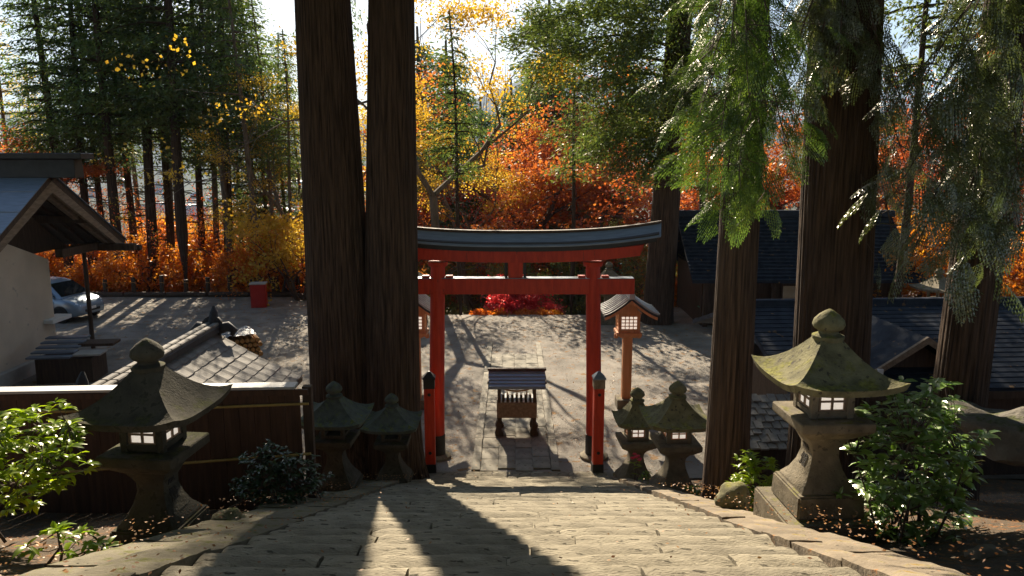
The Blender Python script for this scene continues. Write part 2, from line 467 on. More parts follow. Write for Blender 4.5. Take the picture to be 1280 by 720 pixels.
def np_mesh(name, v, f):
    me = bpy.data.meshes.new(name)
    n = f.shape[1]
    me.vertices.add(len(v)); me.vertices.foreach_set('co', np.ascontiguousarray(v, np.float32).ravel())
    me.loops.add(f.size); me.loops.foreach_set('vertex_index', np.ascontiguousarray(f, np.int32).ravel())
    me.polygons.add(len(f)); me.polygons.foreach_set('loop_start', np.arange(0, f.size, n, dtype=np.int32))
    me.update(calc_edges=True)
    return me

fx = np.concatenate([-np.geomspace(9000, 45, 60), np.arange(-42, 42.1, 0.5), np.geomspace(45, 9000, 60)])
fy = np.concatenate([np.arange(-6, 9, 0.5), np.arange(9, 9.8, 0.1), np.arange(10, 50, 0.5), np.geomspace(52, 9000, 110)])
me = grid_mesh('ground', fx, fy, gz)
o = link_mesh('ground', me, M['soil'], kind='structure', smooth=3.0)
me.materials.append(M['hill'])
cy = np.empty(len(me.polygons) * 3, np.float32); me.polygons.foreach_get('center', cy)
c3 = cy.reshape(-1, 3)
me.polygons.foreach_set('material_index', ((np.abs(c3[:, 0]) > 60) | (c3[:, 1] > 70)).astype(np.int32))
tag(o, 'brown wooded hillside falling away to the valley and far hills', None)

# terrace: gravel sheet ending along the edge
xs = np.arange(-34, 26.1, 0.5)
ts = np.linspace(0, 1, 42)
v = []
for t in ts:
    for x in xs:
        ye = float(edge_y(x))
        y0 = FOOT if -3.4 < x else 9.6
        y = y0 + (ye + 0.2 - y0) * t
        v.append((x, y, 0.02 * noise.noise(Vector((x * 0.6, y * 0.6, 0)))))
nx = len(xs)
f = [(j * nx + i, j * nx + i + 1, (j + 1) * nx + i + 1, (j + 1) * nx + i) for j in range(len(ts) - 1) for i in range(nx - 1)]
me = np_mesh('terrace', np.array(v), np.array(f))
o = link_mesh('terrace', me, M['gravel'], kind='structure', smooth=3.0)
tag(o, 'leaf strewn gravel terrace below the stone steps')

# ------------------------------------------------------------------ leaves and fronds (numpy)
def unit(a):
    return a / np.maximum(np.linalg.norm(a, axis=-1, keepdims=True), 1e-9)

def leaf_quads(P, A, N, L, W, mid=0.45):
    A = unit(A)
    B = unit(np.cross(A, N))
    L, W = np.asarray(L)[:, None], np.asarray(W)[:, None]
    v = np.stack([P, P + A * L * mid + B * W / 2, P + A * L, P + A * L * mid - B * W / 2], 1)
    return v.reshape(-1, 3)

def leaf_object(name, quads, m, parent=None, kind=None):
    f = np.arange(len(quads)).reshape(-1, 4)
    return link_mesh(name, np_mesh(name, quads, f), m, parent, kind)

def scatter(C, D, K, sig, ln, wd, out=0.6, rnd=0.7, up=0.5, droop=0.0):
    """K leaves round each clump centre C; D is the way the clump points"""
    n = len(C)
    P = np.repeat(C, K, 0) + rng.normal(size=(n * K, 3)) * np.asarray(sig)
    A = np.repeat(D, K, 0) * out + rng.normal(size=(n * K, 3)) * rnd + np.array([0, 0, -droop])
    N = rng.normal(size=(n * K, 3)) * (1 - up) + np.array([0, 0, up])
    L = ln * rng.uniform(0.65, 1.3, n * K)
    return leaf_quads(P, A, N, L, L * wd)

def conifer_proto(H, h0, R, seed, step=0.62, nb=5, K=18, clump=0.34, ln=0.26, wd=0.30, power=0.8, r0=0.3, leaf='L_cedar', lean=0.0, dead=6, droop=0.38):
    r = np.random.default_rng(seed)
    trunk = MB()
    pts = [(lean * (z / H) ** 1.5 * H, 0.25 * math.sin(z * 0.25 + seed) * z / H, z) for z in np.linspace(-1.5, H, 12)]
    trunk.tube(pts, [r0 * (1.25 if z < 0 else 1) * (1 - 0.85 * max(0, p[2]) / H) + 0.02 for p in pts for z in [p[2]]], 10)
    C, D = [], []
    def axis(z): return np.array([lean * (z / H) ** 1.5 * H, 0.25 * math.sin(z * 0.25 + seed) * z / H, z])
    z = h0
    while z < H - 0.3:
        fr = (z - h0) / (H - h0)
        for b in range(nb):
            if r.random() < 0.12: continue
            th = r.uniform(0, 2 * PI)
            L = R * ((1 - fr) ** power * min(1, 0.55 + fr * 4)) * r.uniform(0.6, 1.15) + 0.35
            d = np.array([math.cos(th), math.sin(th), 0])
            a = axis(z)
            ps = [a + d * L * t + np.array([0, 0, L * (0.14 * t - droop * t * t)]) for t in (0, 0.35, 0.7, 1.0)]
            trunk.tube(ps, [0.035 + 0.012 * L, 0.03 + 0.006 * L, 0.02, 0.008], 4, cap=False)
            for t in np.arange(0.28, 1.02, max(0.12, 0.36 / L)):
                side = np.array([-d[1], d[0], 0]) * r.normal() * 0.22 * L * (1.05 - t * 0.6)
                C.append(a + d * L * t + side + np.array([0, 0, L * (0.14 * t - droop * t * t) + r.normal() * 0.08]))
                D.append(unit(d + side * 0.8 + np.array([0, 0, -0.25])))
        z += step * r.uniform(0.7, 1.3)
    for k in range(dead):                                        # bare dead limbs below the crown
        zz = r.uniform(h0 * 0.45, h0)
        th = r.uniform(0, 2 * PI); L = r.uniform(0.5, 1.5)
        a = axis(zz)
        trunk.tube([a, a + np.array([math.cos(th) * L * .6, math.sin(th) * L * .6, 0.05]), a + np.array([math.cos(th) * L, math.sin(th) * L, -0.2])], [0.035, 0.022, 0.008], 4, cap=False)
    C, D = np.array(C), np.array(D)
    q = scatter(C, D, K, (clump, clump, clump * 0.45), ln, wd, 0.8, 0.5, 0.35, 0.2)
    return trunk, q, leaf

def branching(mb, p, d, L, r, depth, tips, rr, spread=0.7, up=0.15, kids=(2, 4), n=5, bend=0.25, shrink=0.72):
    """recursive limbs; every limb adds points to tips as (point, direction)"""
    pts, rad = [p], [r]
    q, dd = p.copy(), d.copy()
    for i in range(3):
        dd = unit(dd + rr.normal(size=3) * bend + np.array([0, 0, up * 0.4]))
        q = q + dd * L / 3
        pts.append(q); rad.append(r * (1 - 0.38 * (i + 1) / 3))
        if depth <= 1:
            tips.append((q, dd))
    mb.tube([tuple(x) for x in pts], rad, n if depth > 1 else 3, cap=False)
    if depth == 0: return
    for k in range(rr.integers(kids[0], kids[1] + 1)):
        i = 3 if k == 0 else rr.integers(1, 4)
        nd_ = unit(dd + rr.normal(size=3) * spread + np.array([0, 0, up]))
        branching(mb, pts[i], nd_, L * shrink * rr.uniform(0.7, 1.2), rad[i] * 0.68, depth - 1, tips, rr, spread, up, kids, n, bend, shrink)

def broadleaf_proto(H, seed, depth=4, L0=None, r0=0.14, spread=0.75, up=0.1, K=10, sig=(0.28, 0.28, 0.10), ln=0.12, wd=0.8, leaf='L_maple', flat=0.75, keep=1.0, kids=(2, 4), stems=1, droop=0.0, trunk_h=None, bend=0.25):
    rr = np.random.default_rng(seed)
    mbs = [MB() for _ in range(stems)]; tips = []
    for s in range(stems):
        mb = mbs[s]
        th = rr.uniform(0, 2 * PI)
        d = unit(np.array([math.cos(th) * (0.12 if stems == 1 else 0.45), math.sin(th) * (0.12 if stems == 1 else 0.45), 1.0]))
        h = trunk_h or H * 0.24
        base = np.array([math.cos(th), math.sin(th), 0]) * (0 if stems == 1 else r0)
        mid = base + d * h
        mb.tube([tuple(base + np.array([0, 0, -0.8])), tuple(base), tuple(base + d * h * .5 + rr.normal(size=3) * .04 * h), tuple(mid)], [r0 * 1.5, r0 * 1.2, r0, r0 * 0.88], 8, cap=False)
        for k in range(3 if stems == 1 else 2):
            t2 = th + 2 * PI * k / 3 + rr.uniform(-.5, .5)
            d2 = unit(np.array([math.cos(t2) * spread, math.sin(t2) * spread, 0.8]))
            branching(mb, mid, d2, (L0 or H * 0.3) * rr.uniform(.8, 1.15), r0 * 0.62, depth - 1, tips, rr, spread, up, kids, bend=bend)
    C = np.array([t[0] for t in tips]); D = np.array([t[1] for t in tips])
    if keep < 1:
        s = np.array([noise.noise(Vector(c * 0.55)) for c in C])
        sel = s > np.quantile(s, 1 - keep)
        C, D = C[sel], D[sel]
    q = scatter(C, D, K, sig, ln, wd, 0.5, 0.8, flat, droop)
    return (mbs if stems > 1 else mb), q, leaf

def make_tree(name, proto, bark='bark2', label=None, cat='tree', group=None, loc=(0, 0, 0), rz=0, scale=1.0):
    mb, q, leaf = proto
    t = thing(name, loc, rz, label, cat, group, scale=scale)
    for k in (mb if isinstance(mb, list) else [mb]):
        k.build('stem' if isinstance(mb, list) else 'trunk', M[bark], t, smooth=1.2, fixn=False)
    leaf_object('crown', q, M[leaf], t)
    return t

# ---- laurel-like leaf with a fold: 6 triangles
def laurel_leaf_mesh(name, L, W, m, bend=0.25):
    v = [(0, 0, 0), (-W * .42, L * .3, W * .14), (0, L * .33, 0), (W * .42, L * .3, W * .14), (-W * .4, L * .68, W * .10 - L * bend * .3), (0, L * .68, -L * bend * .32), (W * .4, L * .68, W * .10 - L * bend * .3), (0, L, -L * bend)]
    f = [(0, 2, 1), (0, 3, 2), (1, 2, 5, 4), (2, 3, 6, 5), (4, 5, 7), (5, 6, 7)]
    me = bpy.data.meshes.new(name)
    me.from_pydata(v, [], f)
    me.materials.append(m)
    me.shade_smooth()
    return me

def leafy_shrub(name, loc, size, leaf, nwhorl, per, L, W, seed, label, nparts=240, stems=14, base_r=0.25, shape=None, cat='shrub', group=None, stem_m='twig', lean=(0, 0)):
    """stems from the base, whorls of folded leaves through an uneven crown; the nearest leaves are parts, the rest one foliage part"""
    rr = np.random.default_rng(seed)
    t = thing(name, loc, 0, label, cat, group)
    sx, sy, sz = size
    C = []
    while len(C) < nwhorl:
        p = rr.uniform(-1, 1, 3)
        rad = np.linalg.norm(p)
        lump = 0.80 + 0.35 * noise.noise(Vector(p * 2.3) + Vector((seed, 0, 0)))
        if rad > lump or rad < 0.28: continue
        if shape and not shape(p): continue
        C.append(np.array([p[0] * sx / 2 + lean[0] * (p[2] + 1) / 2, p[1] * sy / 2 + lean[1] * (p[2] + 1) / 2, (p[2] + 1) * sz / 2]))
    C = np.array(C)
    st = MB()
    stem_tops = []
    for k in range(stems):
        c = C[rr.integers(0, len(C))]
        b = np.array([rr.normal() * base_r, rr.normal() * base_r, -0.15])
        m_ = b + (c - b) * 0.5 + np.array([0, 0, 0.12 * sz]) + rr.normal(size=3) * 0.04
        st.tube([tuple(b), tuple(m_), tuple(c)], [0.014, 0.010, 0.005], 5, cap=False)
        stem_tops += [m_, (m_ + c) / 2, c]
    stem_tops = np.array(stem_tops)
    for c in C:
        j = np.argmin(np.linalg.norm(stem_tops - c, axis=1))
        st.tube([tuple(stem_tops[j]), tuple((stem_tops[j] + c) / 2 + np.array([0, 0, -0.02])), tuple(c)], [0.005, 0.004, 0.003], 3, cap=False)
    st.build('stem', M[stem_m], t, smooth=1.5, fixn=False)
    me = [laurel_leaf_mesh('leaf', L * s, W * s, M[leaf], b_) for s, b_ in ((1.0, .25), (0.85, .1), (1.15, .38))]
    mats = []
    for c in C:
        out = unit(c - np.array([0, 0, sz * 0.35]) + rr.normal(size=3) * 0.2 * sz)
        for k in range(per):
            th = 2 * PI * k / per + rr.uniform(-.6, .6)
            h = np.array([math.cos(th), math.sin(th), 0]) + out * 0.35 + np.array([0, 0, 0.05]) + rr.normal(size=3) * 0.2
            y = Vector(unit(h)); zz = Vector((rr.normal() * .3, rr.normal() * .3, 1))
            x = y.cross(zz).normalized(); zz = x.cross(y)
            mm = Matrix((x, y, zz)).transposed().to_4x4()
            s = rr.uniform(0.42, 1.2)
            mats.append(Matrix.Translation(Vector(c)) @ mm @ Matrix.Scale(s, 4))
    order = sorted(range(len(mats)), key=lambda i: mats[i].translation.y - 0.5 * mats[i].translation.z)
    for i in order[:nparts]:
        o = bpy.data.objects.new('leaf', me[i % 3]); COL.objects.link(o); o.parent = t
        o.matrix_local = mats[i]
    rest = MB()
    fl = [tuple(p.vertices) for p in me[0].polygons]
    vl = [v.co.copy() for v in me[0].vertices]
    for i in order[nparts:]:
        rest.add(vl, fl, mats[i])
    if rest.v:
        o = rest.build('foliage', M[leaf], t, fixn=False, kind='stuff')
        o.data.shade_smooth()
    return t

# ---- drooping cypress frond template (unit length), as leaf arrays
def frond_template():
    P, A, L, W = [], [], [], []
    def along(x): return np.array([x, 0, -0.30 * x * x + 0.05 * x])
    for i, x in enumerate(np.linspace(0.06, 0.98, 23)):
        s = 1 if i % 2 else -1
        bl = 0.52 * (1 - 0.74 * x) + 0.05
        d = unit(np.array([0.72, s * 0.70, -0.30 - 0.35 * x]))
        o_ = along(x)
        nn = max(2, int(bl / 0.042))
        for j in range(nn):
            q = o_ + d * bl * j / nn + np.array([0, 0, -0.25 * (bl * j / nn) ** 2])
            P.append(q); A.append(unit(d + np.array([0.2, (0.5 if j % 2 else -0.5), -0.1]))); L.append(0.088); W.append(0.034)
    for x in np.linspace(0, 0.95, 9):
        P.append(along(x)); A.append(np.array([1, 0, -0.8 * x])); L.append(0.12); W.append(0.035)
    return np.array(P), np.array(A), np.array(L), np.array(W)
FT = frond_template()

def fronds(F):
    """F: list of (point, direction, length, roll) -> leaf quads"""
    P0, A0, L0, W0 = FT
    out = []
    for p, d, s, roll in F:
        x = unit(np.asarray(d, float))
        y = np.cross(np.array([0, 0, 1.0]), x); y = unit(y) if np.linalg.norm(y) > 1e-3 else np.array([0, 1.0, 0])
        z = np.cross(x, y)
        y, z = y * math.cos(roll) + z * math.sin(roll), z * math.cos(roll) - y * math.sin(roll)
        R = np.stack([x, y, z])
        P = np.asarray(p) + (P0 * s) @ R
        A = A0 @ R
        N = np.repeat(z[None], len(P), 0) + rng.normal(size=(len(P), 3)) * 0.25
        out.append(leaf_quads(P, A, N, L0 * s, W0 * s))
    return np.concatenate(out)

def hanging_branch(mb, F, a, b, sag=0.35, nf=26, fl=(0.28, 0.55), r=0.022, rr=rng, side=0.35):
    """a branch from a to b that sags, with fronds hanging all along it"""
    a, b = np.asarray(a, float), np.asarray(b, float)
    Lb = np.linalg.norm(b - a)
    def pos(t): return a + (b - a) * t + np.array([0, 0, 0.10 * Lb * math.sin(PI * t) - sag * t * t * 0.6])
    mb.tube([tuple(pos(t)) for t in (0, .25, .5, .75, 1)], [r, r * .8, r * .6, r * .4, r * .2], 5, cap=False)
    dirn = unit(b - a)
    for k in range(nf):
        t = rr.uniform(0.12, 1.0)
        s = rr.choice([-1, 1])
        sd = unit(np.cross(dirn, np.array([0, 0, 1.0]))) * s * side * rr.uniform(0.2, 1.3)
        d = unit(dirn * rr.uniform(0.3, 1.0) + sd * 1.5 + np.array([0, 0, -rr.uniform(0.0, 0.65)]))
        p0 = pos(t)
        off = sd * rr.uniform(0, 1.3) + np.array([0, 0, -rr.uniform(0, 0.30)])
        if np.linalg.norm(off) > 0.12:
            mb.tube([tuple(p0), tuple(p0 + off)], [r * .25, r * .12], 3, cap=False)
        F.append((p0 + off, d, rr.uniform(*fl), rr.normal() * 0.5))

def big_trunk(base, top, r0, r1, H, seed, ridges=26, amp=0.035, flare=0.5, n=150, m=80):
    """tall tapered cedar trunk with vertical bark ridges; base/top are points on its axis"""
    base, top = np.array(base), np.array(top)
    d = (top - base) / (top[2] - base[2])
    zs = np.concatenate([np.linspace(-0.8, 2.2, 22), np.linspace(2.5, H, m - 22)])
    th = np.linspace(0, 2 * PI, n, endpoint=False)
    v = []
    zt = top[2] - base[2]
    for z in zs:
        c = d * z
        r = r0 + (r1 - r0) * min(max(z, 0) / zt, 1.0) if z < zt else r1 * max(0.06, 1 - (z - zt) / (H - zt + 0.01) * 0.9)
        for t in th:
            fl = 1 + flare * math.exp(-max(z + 0.2, 0) / 0.55) * (0.6 + 0.4 * math.sin(t * 5 + seed))
            q = Vector((math.cos(t) * 1.5, math.sin(t) * 1.5, z * 0.12 + seed))
            k = noise.noise(q * 1.0) * 2.2
            rg = abs(math.sin(t * ridges / 2 + k + 0.35 * math.sin(z * 0.9 + t * 3) + 0.5 * noise.noise(Vector((math.cos(t) * 4, math.sin(t) * 4, z * 0.6 + seed))))) ** 0.55
            rr_ = r * fl * (1 + amp * (rg - 0.6) + 0.05 * noise.noise(q * 0.8 + Vector((0, 0, 9))))
            v.append(c + np.array([math.cos(t) * rr_, math.sin(t) * rr_, 0]))
    f = [(i * n + j, i * n + (j + 1) % n, (i + 1) * n + (j + 1) % n, (i + 1) * n + j) for i in range(len(zs) - 1) for j in range(n)]
    return np_mesh('trunk', np.array(v), np.array(f))
# ------------------------------------------------------------------ stone stairs
def rough_block(lx, ly, lz, seed, nx=7, ny=4, amp=0.014, rnd=0.02, front=0.0):
    """a worn block: subdivided box with rounded, uneven top and edges; centred, top at z=0"""
    bm = bmesh.new()
    xs = np.linspace(-lx / 2, lx / 2, nx + 1); ys = np.linspace(-ly / 2, ly / 2, ny + 1)
    top = [[None] * (nx + 1) for _ in range(ny + 1)]
    bot = {}
    for j, y in enumerate(ys):
        for i, x in enumerate(xs):
            e = min(min(x + lx / 2, lx / 2 - x) / 0.07, min(y + ly / 2, ly / 2 - y) / 0.05, 1.0)
            z = -rnd * (1 - max(e, 0)) ** 2 + amp * noise.noise(Vector((x * 4.5 + seed, y * 6, seed * 1.3))) + 0.5 * amp * noise.noise(Vector((x * 13 + seed, y * 13, 2)))
            if front:                                             # nosing worn round by feet, more in places
                z -= front * (1.2 + noise.noise(Vector((x * 1.6, seed, 5)))) * max(0, 1 - (ly / 2 - y) / 0.15) ** 2
            edge = i in (0, nx) or j in (0, ny)
            ox = 0.012 * noise.noise(Vector((x * 5, y * 5, seed + 7))) if edge else 0
            oy = 0.016 * noise.noise(Vector((x * 5, y * 5, seed + 3))) if edge else 0
            top[j][i] = bm.verts.new((x + ox, y + oy, z))
            if edge: bot[(j, i)] = bm.verts.new((x + ox * 0.5, y + oy * 0.5, -lz))
    for j in range(ny):
        for i in range(nx):
            bm.faces.new((top[j][i], top[j][i + 1], top[j + 1][i + 1], top[j + 1][i]))
    ring = [(0, i) for i in range(nx)] + [(j, nx) for j in range(ny)] + [(ny, i) for i in range(nx, 0, -1)] + [(j, 0) for j in range(ny, 0, -1)]
    for k in range(len(ring)):
        a, b = ring[k], ring[(k + 1) % len(ring)]
        bm.faces.new((top[b[0]][b[1]], top[a[0]][a[1]], bot[a], bot[b]))
    me = bpy.data.meshes.new('step_block')
    bm.to_mesh(me); bm.free()
    me.shade_smooth(); me.set_sharp_from_angle(angle=0.9)
    return me

TREAD, RISE = 0.445, 0.445 * SLOPE
stairs = thing('stone_stairs', (0, FOOT, 0), 0, 'worn pale stone stairs leading down to the torii', kind='structure')
rs = random.Random(5)
nstep = int((FOOT - 1.5) / TREAD)
for k in range(nstep):
    y = -TREAD * (k + 0.5)
    z = RISE * (k + 1) - 0.10
    near = (FOOT + y) < 8.5
    x = -1.95
    while x < 1.9:
        w = rs.uniform(0.75, 1.6)
        if 1.92 - (x + w) < 0.5: w = 1.92 - x
        me = rough_block(w - 0.022, TREAD + 0.05, RISE + 0.10, rs.uniform(0, 90), nx=max(4, int(w * (16 if near else 7))), ny=10 if near else 6, amp=0.011, rnd=0.014, front=0.034)
        link_mesh('step_block', me, M['step'], stairs, loc=(x + w / 2, y, z + rs.uniform(-0.008, 0.008)), rot=(rs.uniform(-.012, .012), rs.uniform(-.006, .006), rs.uniform(-.004, .004)))
        x += w
# sill stone row at the foot
for k in range(5):
    me = rough_block(0.76, 0.30, 0.2, 30 + k, amp=0.008)
    link_mesh('step_block', me, M['step'], stairs, loc=(-1.55 + 0.77 * k, 0.16, 0.035))
# landing at the top
land = thing('stone_landing', (0, 0, 0), 0, 'stone landing at the top of the stairs', kind='structure')
for i in range(4):
    for j in range(5):
        link_mesh('paving_slab', rough_block(0.98, 0.98, 0.2, i * 7 + j), M['step'], land, loc=(-1.47 + i * 0.98, 1.0 - j * 1.0, RISE * nstep - 0.09))

def plane_z(y): return SLOPE * (FOOT - y)
ang = math.atan(SLOPE)
rb = thing('flagstone_border', (0, FOOT, 0), 0, 'mossy flagstone border on the right edge of the stairs', kind='structure')
lb = thing('flagstone_border', (0, FOOT, 0), 0, 'shaded mossy stone border on the left edge of the stairs', kind='structure')
for side, par, widths in ((1, rb, (0.24, 0.36)), (-1, lb, (0.40, 0.50))):
    x0 = 1.93
    for w in widths:
        y = -0.1
        while y > -(FOOT - 1.2):
            l = rs.uniform(0.55, 1.15)
            me = rough_block(w - 0.02, l * 1.03 / math.cos(ang) - 0.03, 0.3, rs.uniform(0, 90), nx=5, ny=9, amp=0.012, rnd=0.012)
            me.name = 'flagstone'
            link_mesh('flagstone', me, M['border'] if side > 0 else M['bordermoss'], par, loc=(side * (x0 + w / 2), y - l / 2, SLOPE * -(y - l / 2) + (0.015 if w == widths[1] else 0.065) + rs.uniform(-.02, .02)), rot=(-ang, 0, rs.uniform(-.02, .02)))
            y -= l
        x0 += w

# ------------------------------------------------------------------ stone path across the terrace
path = thing('stone_path', (0.075, FOOT + 0.33, 0), 0, 'paved stone path running straight under the torii', kind='structure')
pm = []
for s in range(4):
    me = rough_block(0.352, 0.60, 0.1, s * 5, nx=4, ny=4, amp=0.006, rnd=0.010); me.name = 'paver'; me.materials.append(M['paver']); pm.append(me)
cm = []
for s in range(3):
    me = rough_block(0.165, 0.88, 0.12, s * 9, nx=2, ny=5, amp=0.006, rnd=0.012); me.name = 'curb_stone'; me.materials.append(M['paver']); cm.append(me)
for j in range(15):
    for i in range(4):
        link_mesh('paver', pm[rs.randrange(4)], None, path, loc=(-0.54 + 0.36 * i, 0.31 + 0.612 * j + (0.12 if i % 2 else 0), 0.032 + rs.uniform(-.006, .006)))
for j in range(12):
    for s in (-1, 1):
        link_mesh('curb_stone', cm[rs.randrange(3)], None, path, loc=(s * 0.815, 0.45 + 0.89 * j, 0.052 + rs.uniform(-.008, .008)))

# ------------------------------------------------------------------ torii
TX, TY = 0.07, 15.3
to = thing('torii', (TX, TY, 0), 0, 'vermilion torii gate with curved dark roofed lintel standing over the path', 'torii gate')
def kasagi_curve(half, z0, lift, n=33, p=2.6):
    return [(half * (2 * i / (n - 1) - 1), z0 + lift * abs(2 * i / (n - 1) - 1) ** p) for i in range(n)]
def swept(curve, sec, endslope=0.0):
    """sec: closed (y,z) polygon swept along an x-z curve; ends lean outward towards the top"""
    mb = MB(); n = len(sec)
    zt = max(s[1] for s in sec); zb = min(s[1] for s in sec)
    vs = []
    for i, (x, z) in enumerate(curve):
        for (y, dz) in sec:
            k = (dz - zb) / (zt - zb)
            vs.append((x * (1 + endslope * k), y, z + dz))
    fs = []
    for i in range(len(curve) - 1):
        for j in range(n):
            a, b = i * n + j, i * n + (j + 1) % n
            fs.append((a, b, b + n, a + n))
    fs.append(tuple(range(n))); fs.append(tuple((len(curve) - 1) * n + j for j in range(n))[::-1])
    return mb.add(vs, fs)
cv = kasagi_curve(2.80, 4.42, 0.20)
ks = swept(cv, [(-0.24, 0.0), (-0.24, 0.09), (-0.30, 0.10), (-0.30, 0.17), (0, 0.31), (0.30, 0.17), (0.30, 0.10), (0.24, 0.09), (0.24, 0)], 0.03).build('kasagi', M['black'], to, smooth=0.5)
rf = swept(kasagi_curve(2.87, 4.42 + 0.10, 0.20), [(-0.335, 0.0), (-0.335, 0.02), (-0.06, 0.26), (0.06, 0.26), (0.335, 0.02), (0.335, 0.0), (0, 0.20)], 0.02).build('roof_sheet', M['copper'], ks, smooth=0.5)
swept(kasagi_curve(2.90, 4.42 + 0.352, 0.20), [(-0.075, 0.0), (-0.075, 0.05), (0.075, 0.05), (0.075, 0.0)], 0.01).build('ridge_cap', M['darkwood'], ks, smooth=0.5)
swept(kasagi_curve(2.50, 4.19, 0.14), [(-0.17, 0), (-0.17, 0.225), (0.17, 0.225), (0.17, 0)], 0.03).build('shimaki', M['vermilion'], to, smooth=0.5)
MB().box((0, 0, 3.69), (4.84, 0.22, 0.32)).build('nuki', M['vermilion'], to, bevel=0.01)
MB().box((0, 0, 3.857), (4.80, 0.25, 0.012)).build('nuki_cover', M['copper'], to)
for s in (-1, 1):
    pl = MB().tube([(s * 1.665, 0, 0.02), (s * 1.64, 0, 1.5), (s * 1.60, 0, 3.2), (s * 1.575, 0, 4.16)], [0.165, 0.158, 0.150, 0.146], 28).build('pillar', M['vermilion'], to, smooth=0.8)
    MB().tube([(s * 1.667, 0, 0.0), (s * 1.660, 0, 0.52)], [0.185, 0.178], 28).build('base_wrap', M['black'], pl, smooth=0.8)
    MB().tube([(s * 1.575, 0, 4.10), (s * 1.575, 0, 4.19)], [0.19, 0.21], 28).build('collar', M['vermilion'], pl, smooth=0.8)
    MB().lathe([(0.30, 0), (0.30, 0.10), (0.24, 0.14)], 20, 0, (s * 1.668, 0, -0.05)).build('footing', M['stone'], pl, smooth=0.6)
    for d in (-1, 1):
        MB().box((s * 1.587 + d * 0.24, 0, 3.872), (0.16, 0.15, 0.07), top=(0.9, 0.9)).build('wedge', M['vermilion'], to, bevel=0.005)
ga = MB().box((0, 0, 4.02), (0.30, 0.16, 0.33)).build('centre_strut', M['vermilion'], to, bevel=0.008)
for d in (-1, 1):
    MB().box((d * 0.19, 0.01, 4.02), (0.06, 0.12, 0.32)).build('strut_edge', M['black'], ga)

# ------------------------------------------------------------------ red end posts at the foot of the stairs
for px, lab in ((-1.64, 'short red post with black cap left of the stair foot'), (1.72, 'short red post with sunlit cap at the right stair foot')):
    t = thing('newel_post', (px, 14.5, 0.0), 0.06, lab, 'post', 'red posts at the foot of the stairs')
    MB().box((0, 0, 1.0), (0.205, 0.205, 1.60)).build('shaft', M['vermilion'], t, bevel=0.012)
    MB().box((0, 0, 0.06), (0.225, 0.225, 0.30)).build('base_wrap', M['black'], t, bevel=0.01)
    MB().box((0, 0, 1.875), (0.222, 0.222, 0.19)).build('collar', M['black' if px < 0 else 'oldwood'], t, bevel=0.006)
    MB().lathe([(0.125, 1.97), (0.125, 2.0), (0.02, 2.115)], 4).build('cap', M['black' if px < 0 else 'copper'], t, bevel=0.004)
    MB().tube([(0, -0.105, 1.66), (0, -0.118, 1.66)], [0.035, 0.03], 12).build('stud', M['black'], t)
    MB().tube([(0, -0.105, 0.45), (0, -0.118, 0.45)], [0.035, 0.03], 12).build('stud', M['black'], t)

# ------------------------------------------------------------------ stone lanterns
def square_roof(w, zl, h, lift, topw, thick, nu=12, nv=9, curve=1.9):
    """square-plan lantern roof: concave slopes, corners swept up, solid with an underside"""
    mb = MB()
    def pt(side, u, v, under=False):
        hw = w + (topw - w) * v
        z = zl + h * v ** curve + lift * abs(u) ** 3.2 * (1 - v) ** 2
        if under:
            hw = (w - thick * 0.35) + (topw * 1.4 - w) * v
            z = zl - thick + 0.12 * h * v + lift * 0.9 * abs(u) ** 3.2 * (1 - v) ** 2
        x, y = u * hw, -hw
        c, s = ((1, 0), (0, 1), (-1, 0), (0, -1))[side]
        return (x * c - y * s, x * s + y * c, z)
    us = np.linspace(-1, 1, nu + 1)
    for side in range(4):
        for under in (False, True):
            vs = [pt(side, u, v, under) for v in np.linspace(0, 1, nv + 1) for u in us]
            fs = [(j * (nu + 1) + i, j * (nu + 1) + i + 1, (j + 1) * (nu + 1) + i + 1, (j + 1) * (nu + 1) + i) for j in range(nv) for i in range(nu)]
            if under: fs = [f[::-1] for f in fs]
            mb.add(vs, fs)
        vs = [pt(side, u, 0, True) for u in us] + [pt(side, u, 0, False) for u in us]
        mb.add(vs, [(i, i + 1, nu + 2 + i, nu + 1 + i) for i in range(nu)])
    return mb

def text_mesh(s, size, m, parent, loc, rot, name='inscription', depth=0.003):
    cu = bpy.data.curves.new(name, 'FONT')
    cu.body = s; cu.size = size; cu.align_x = 'CENTER'; cu.align_y = 'CENTER'; cu.extrude = depth; cu.space_line = 0.95
    ob = bpy.data.objects.new(name, cu); COL.objects.link(ob)
    bpy.context.view_layer.update()
    me = bpy.data.meshes.new_from_object(ob.evaluated_get(bpy.context.evaluated_depsgraph_get()))
    bpy.data.objects.remove(ob)
    o = link_mesh(name, me, m, parent)
    o.location = loc; o.rotation_euler = rot
    return o

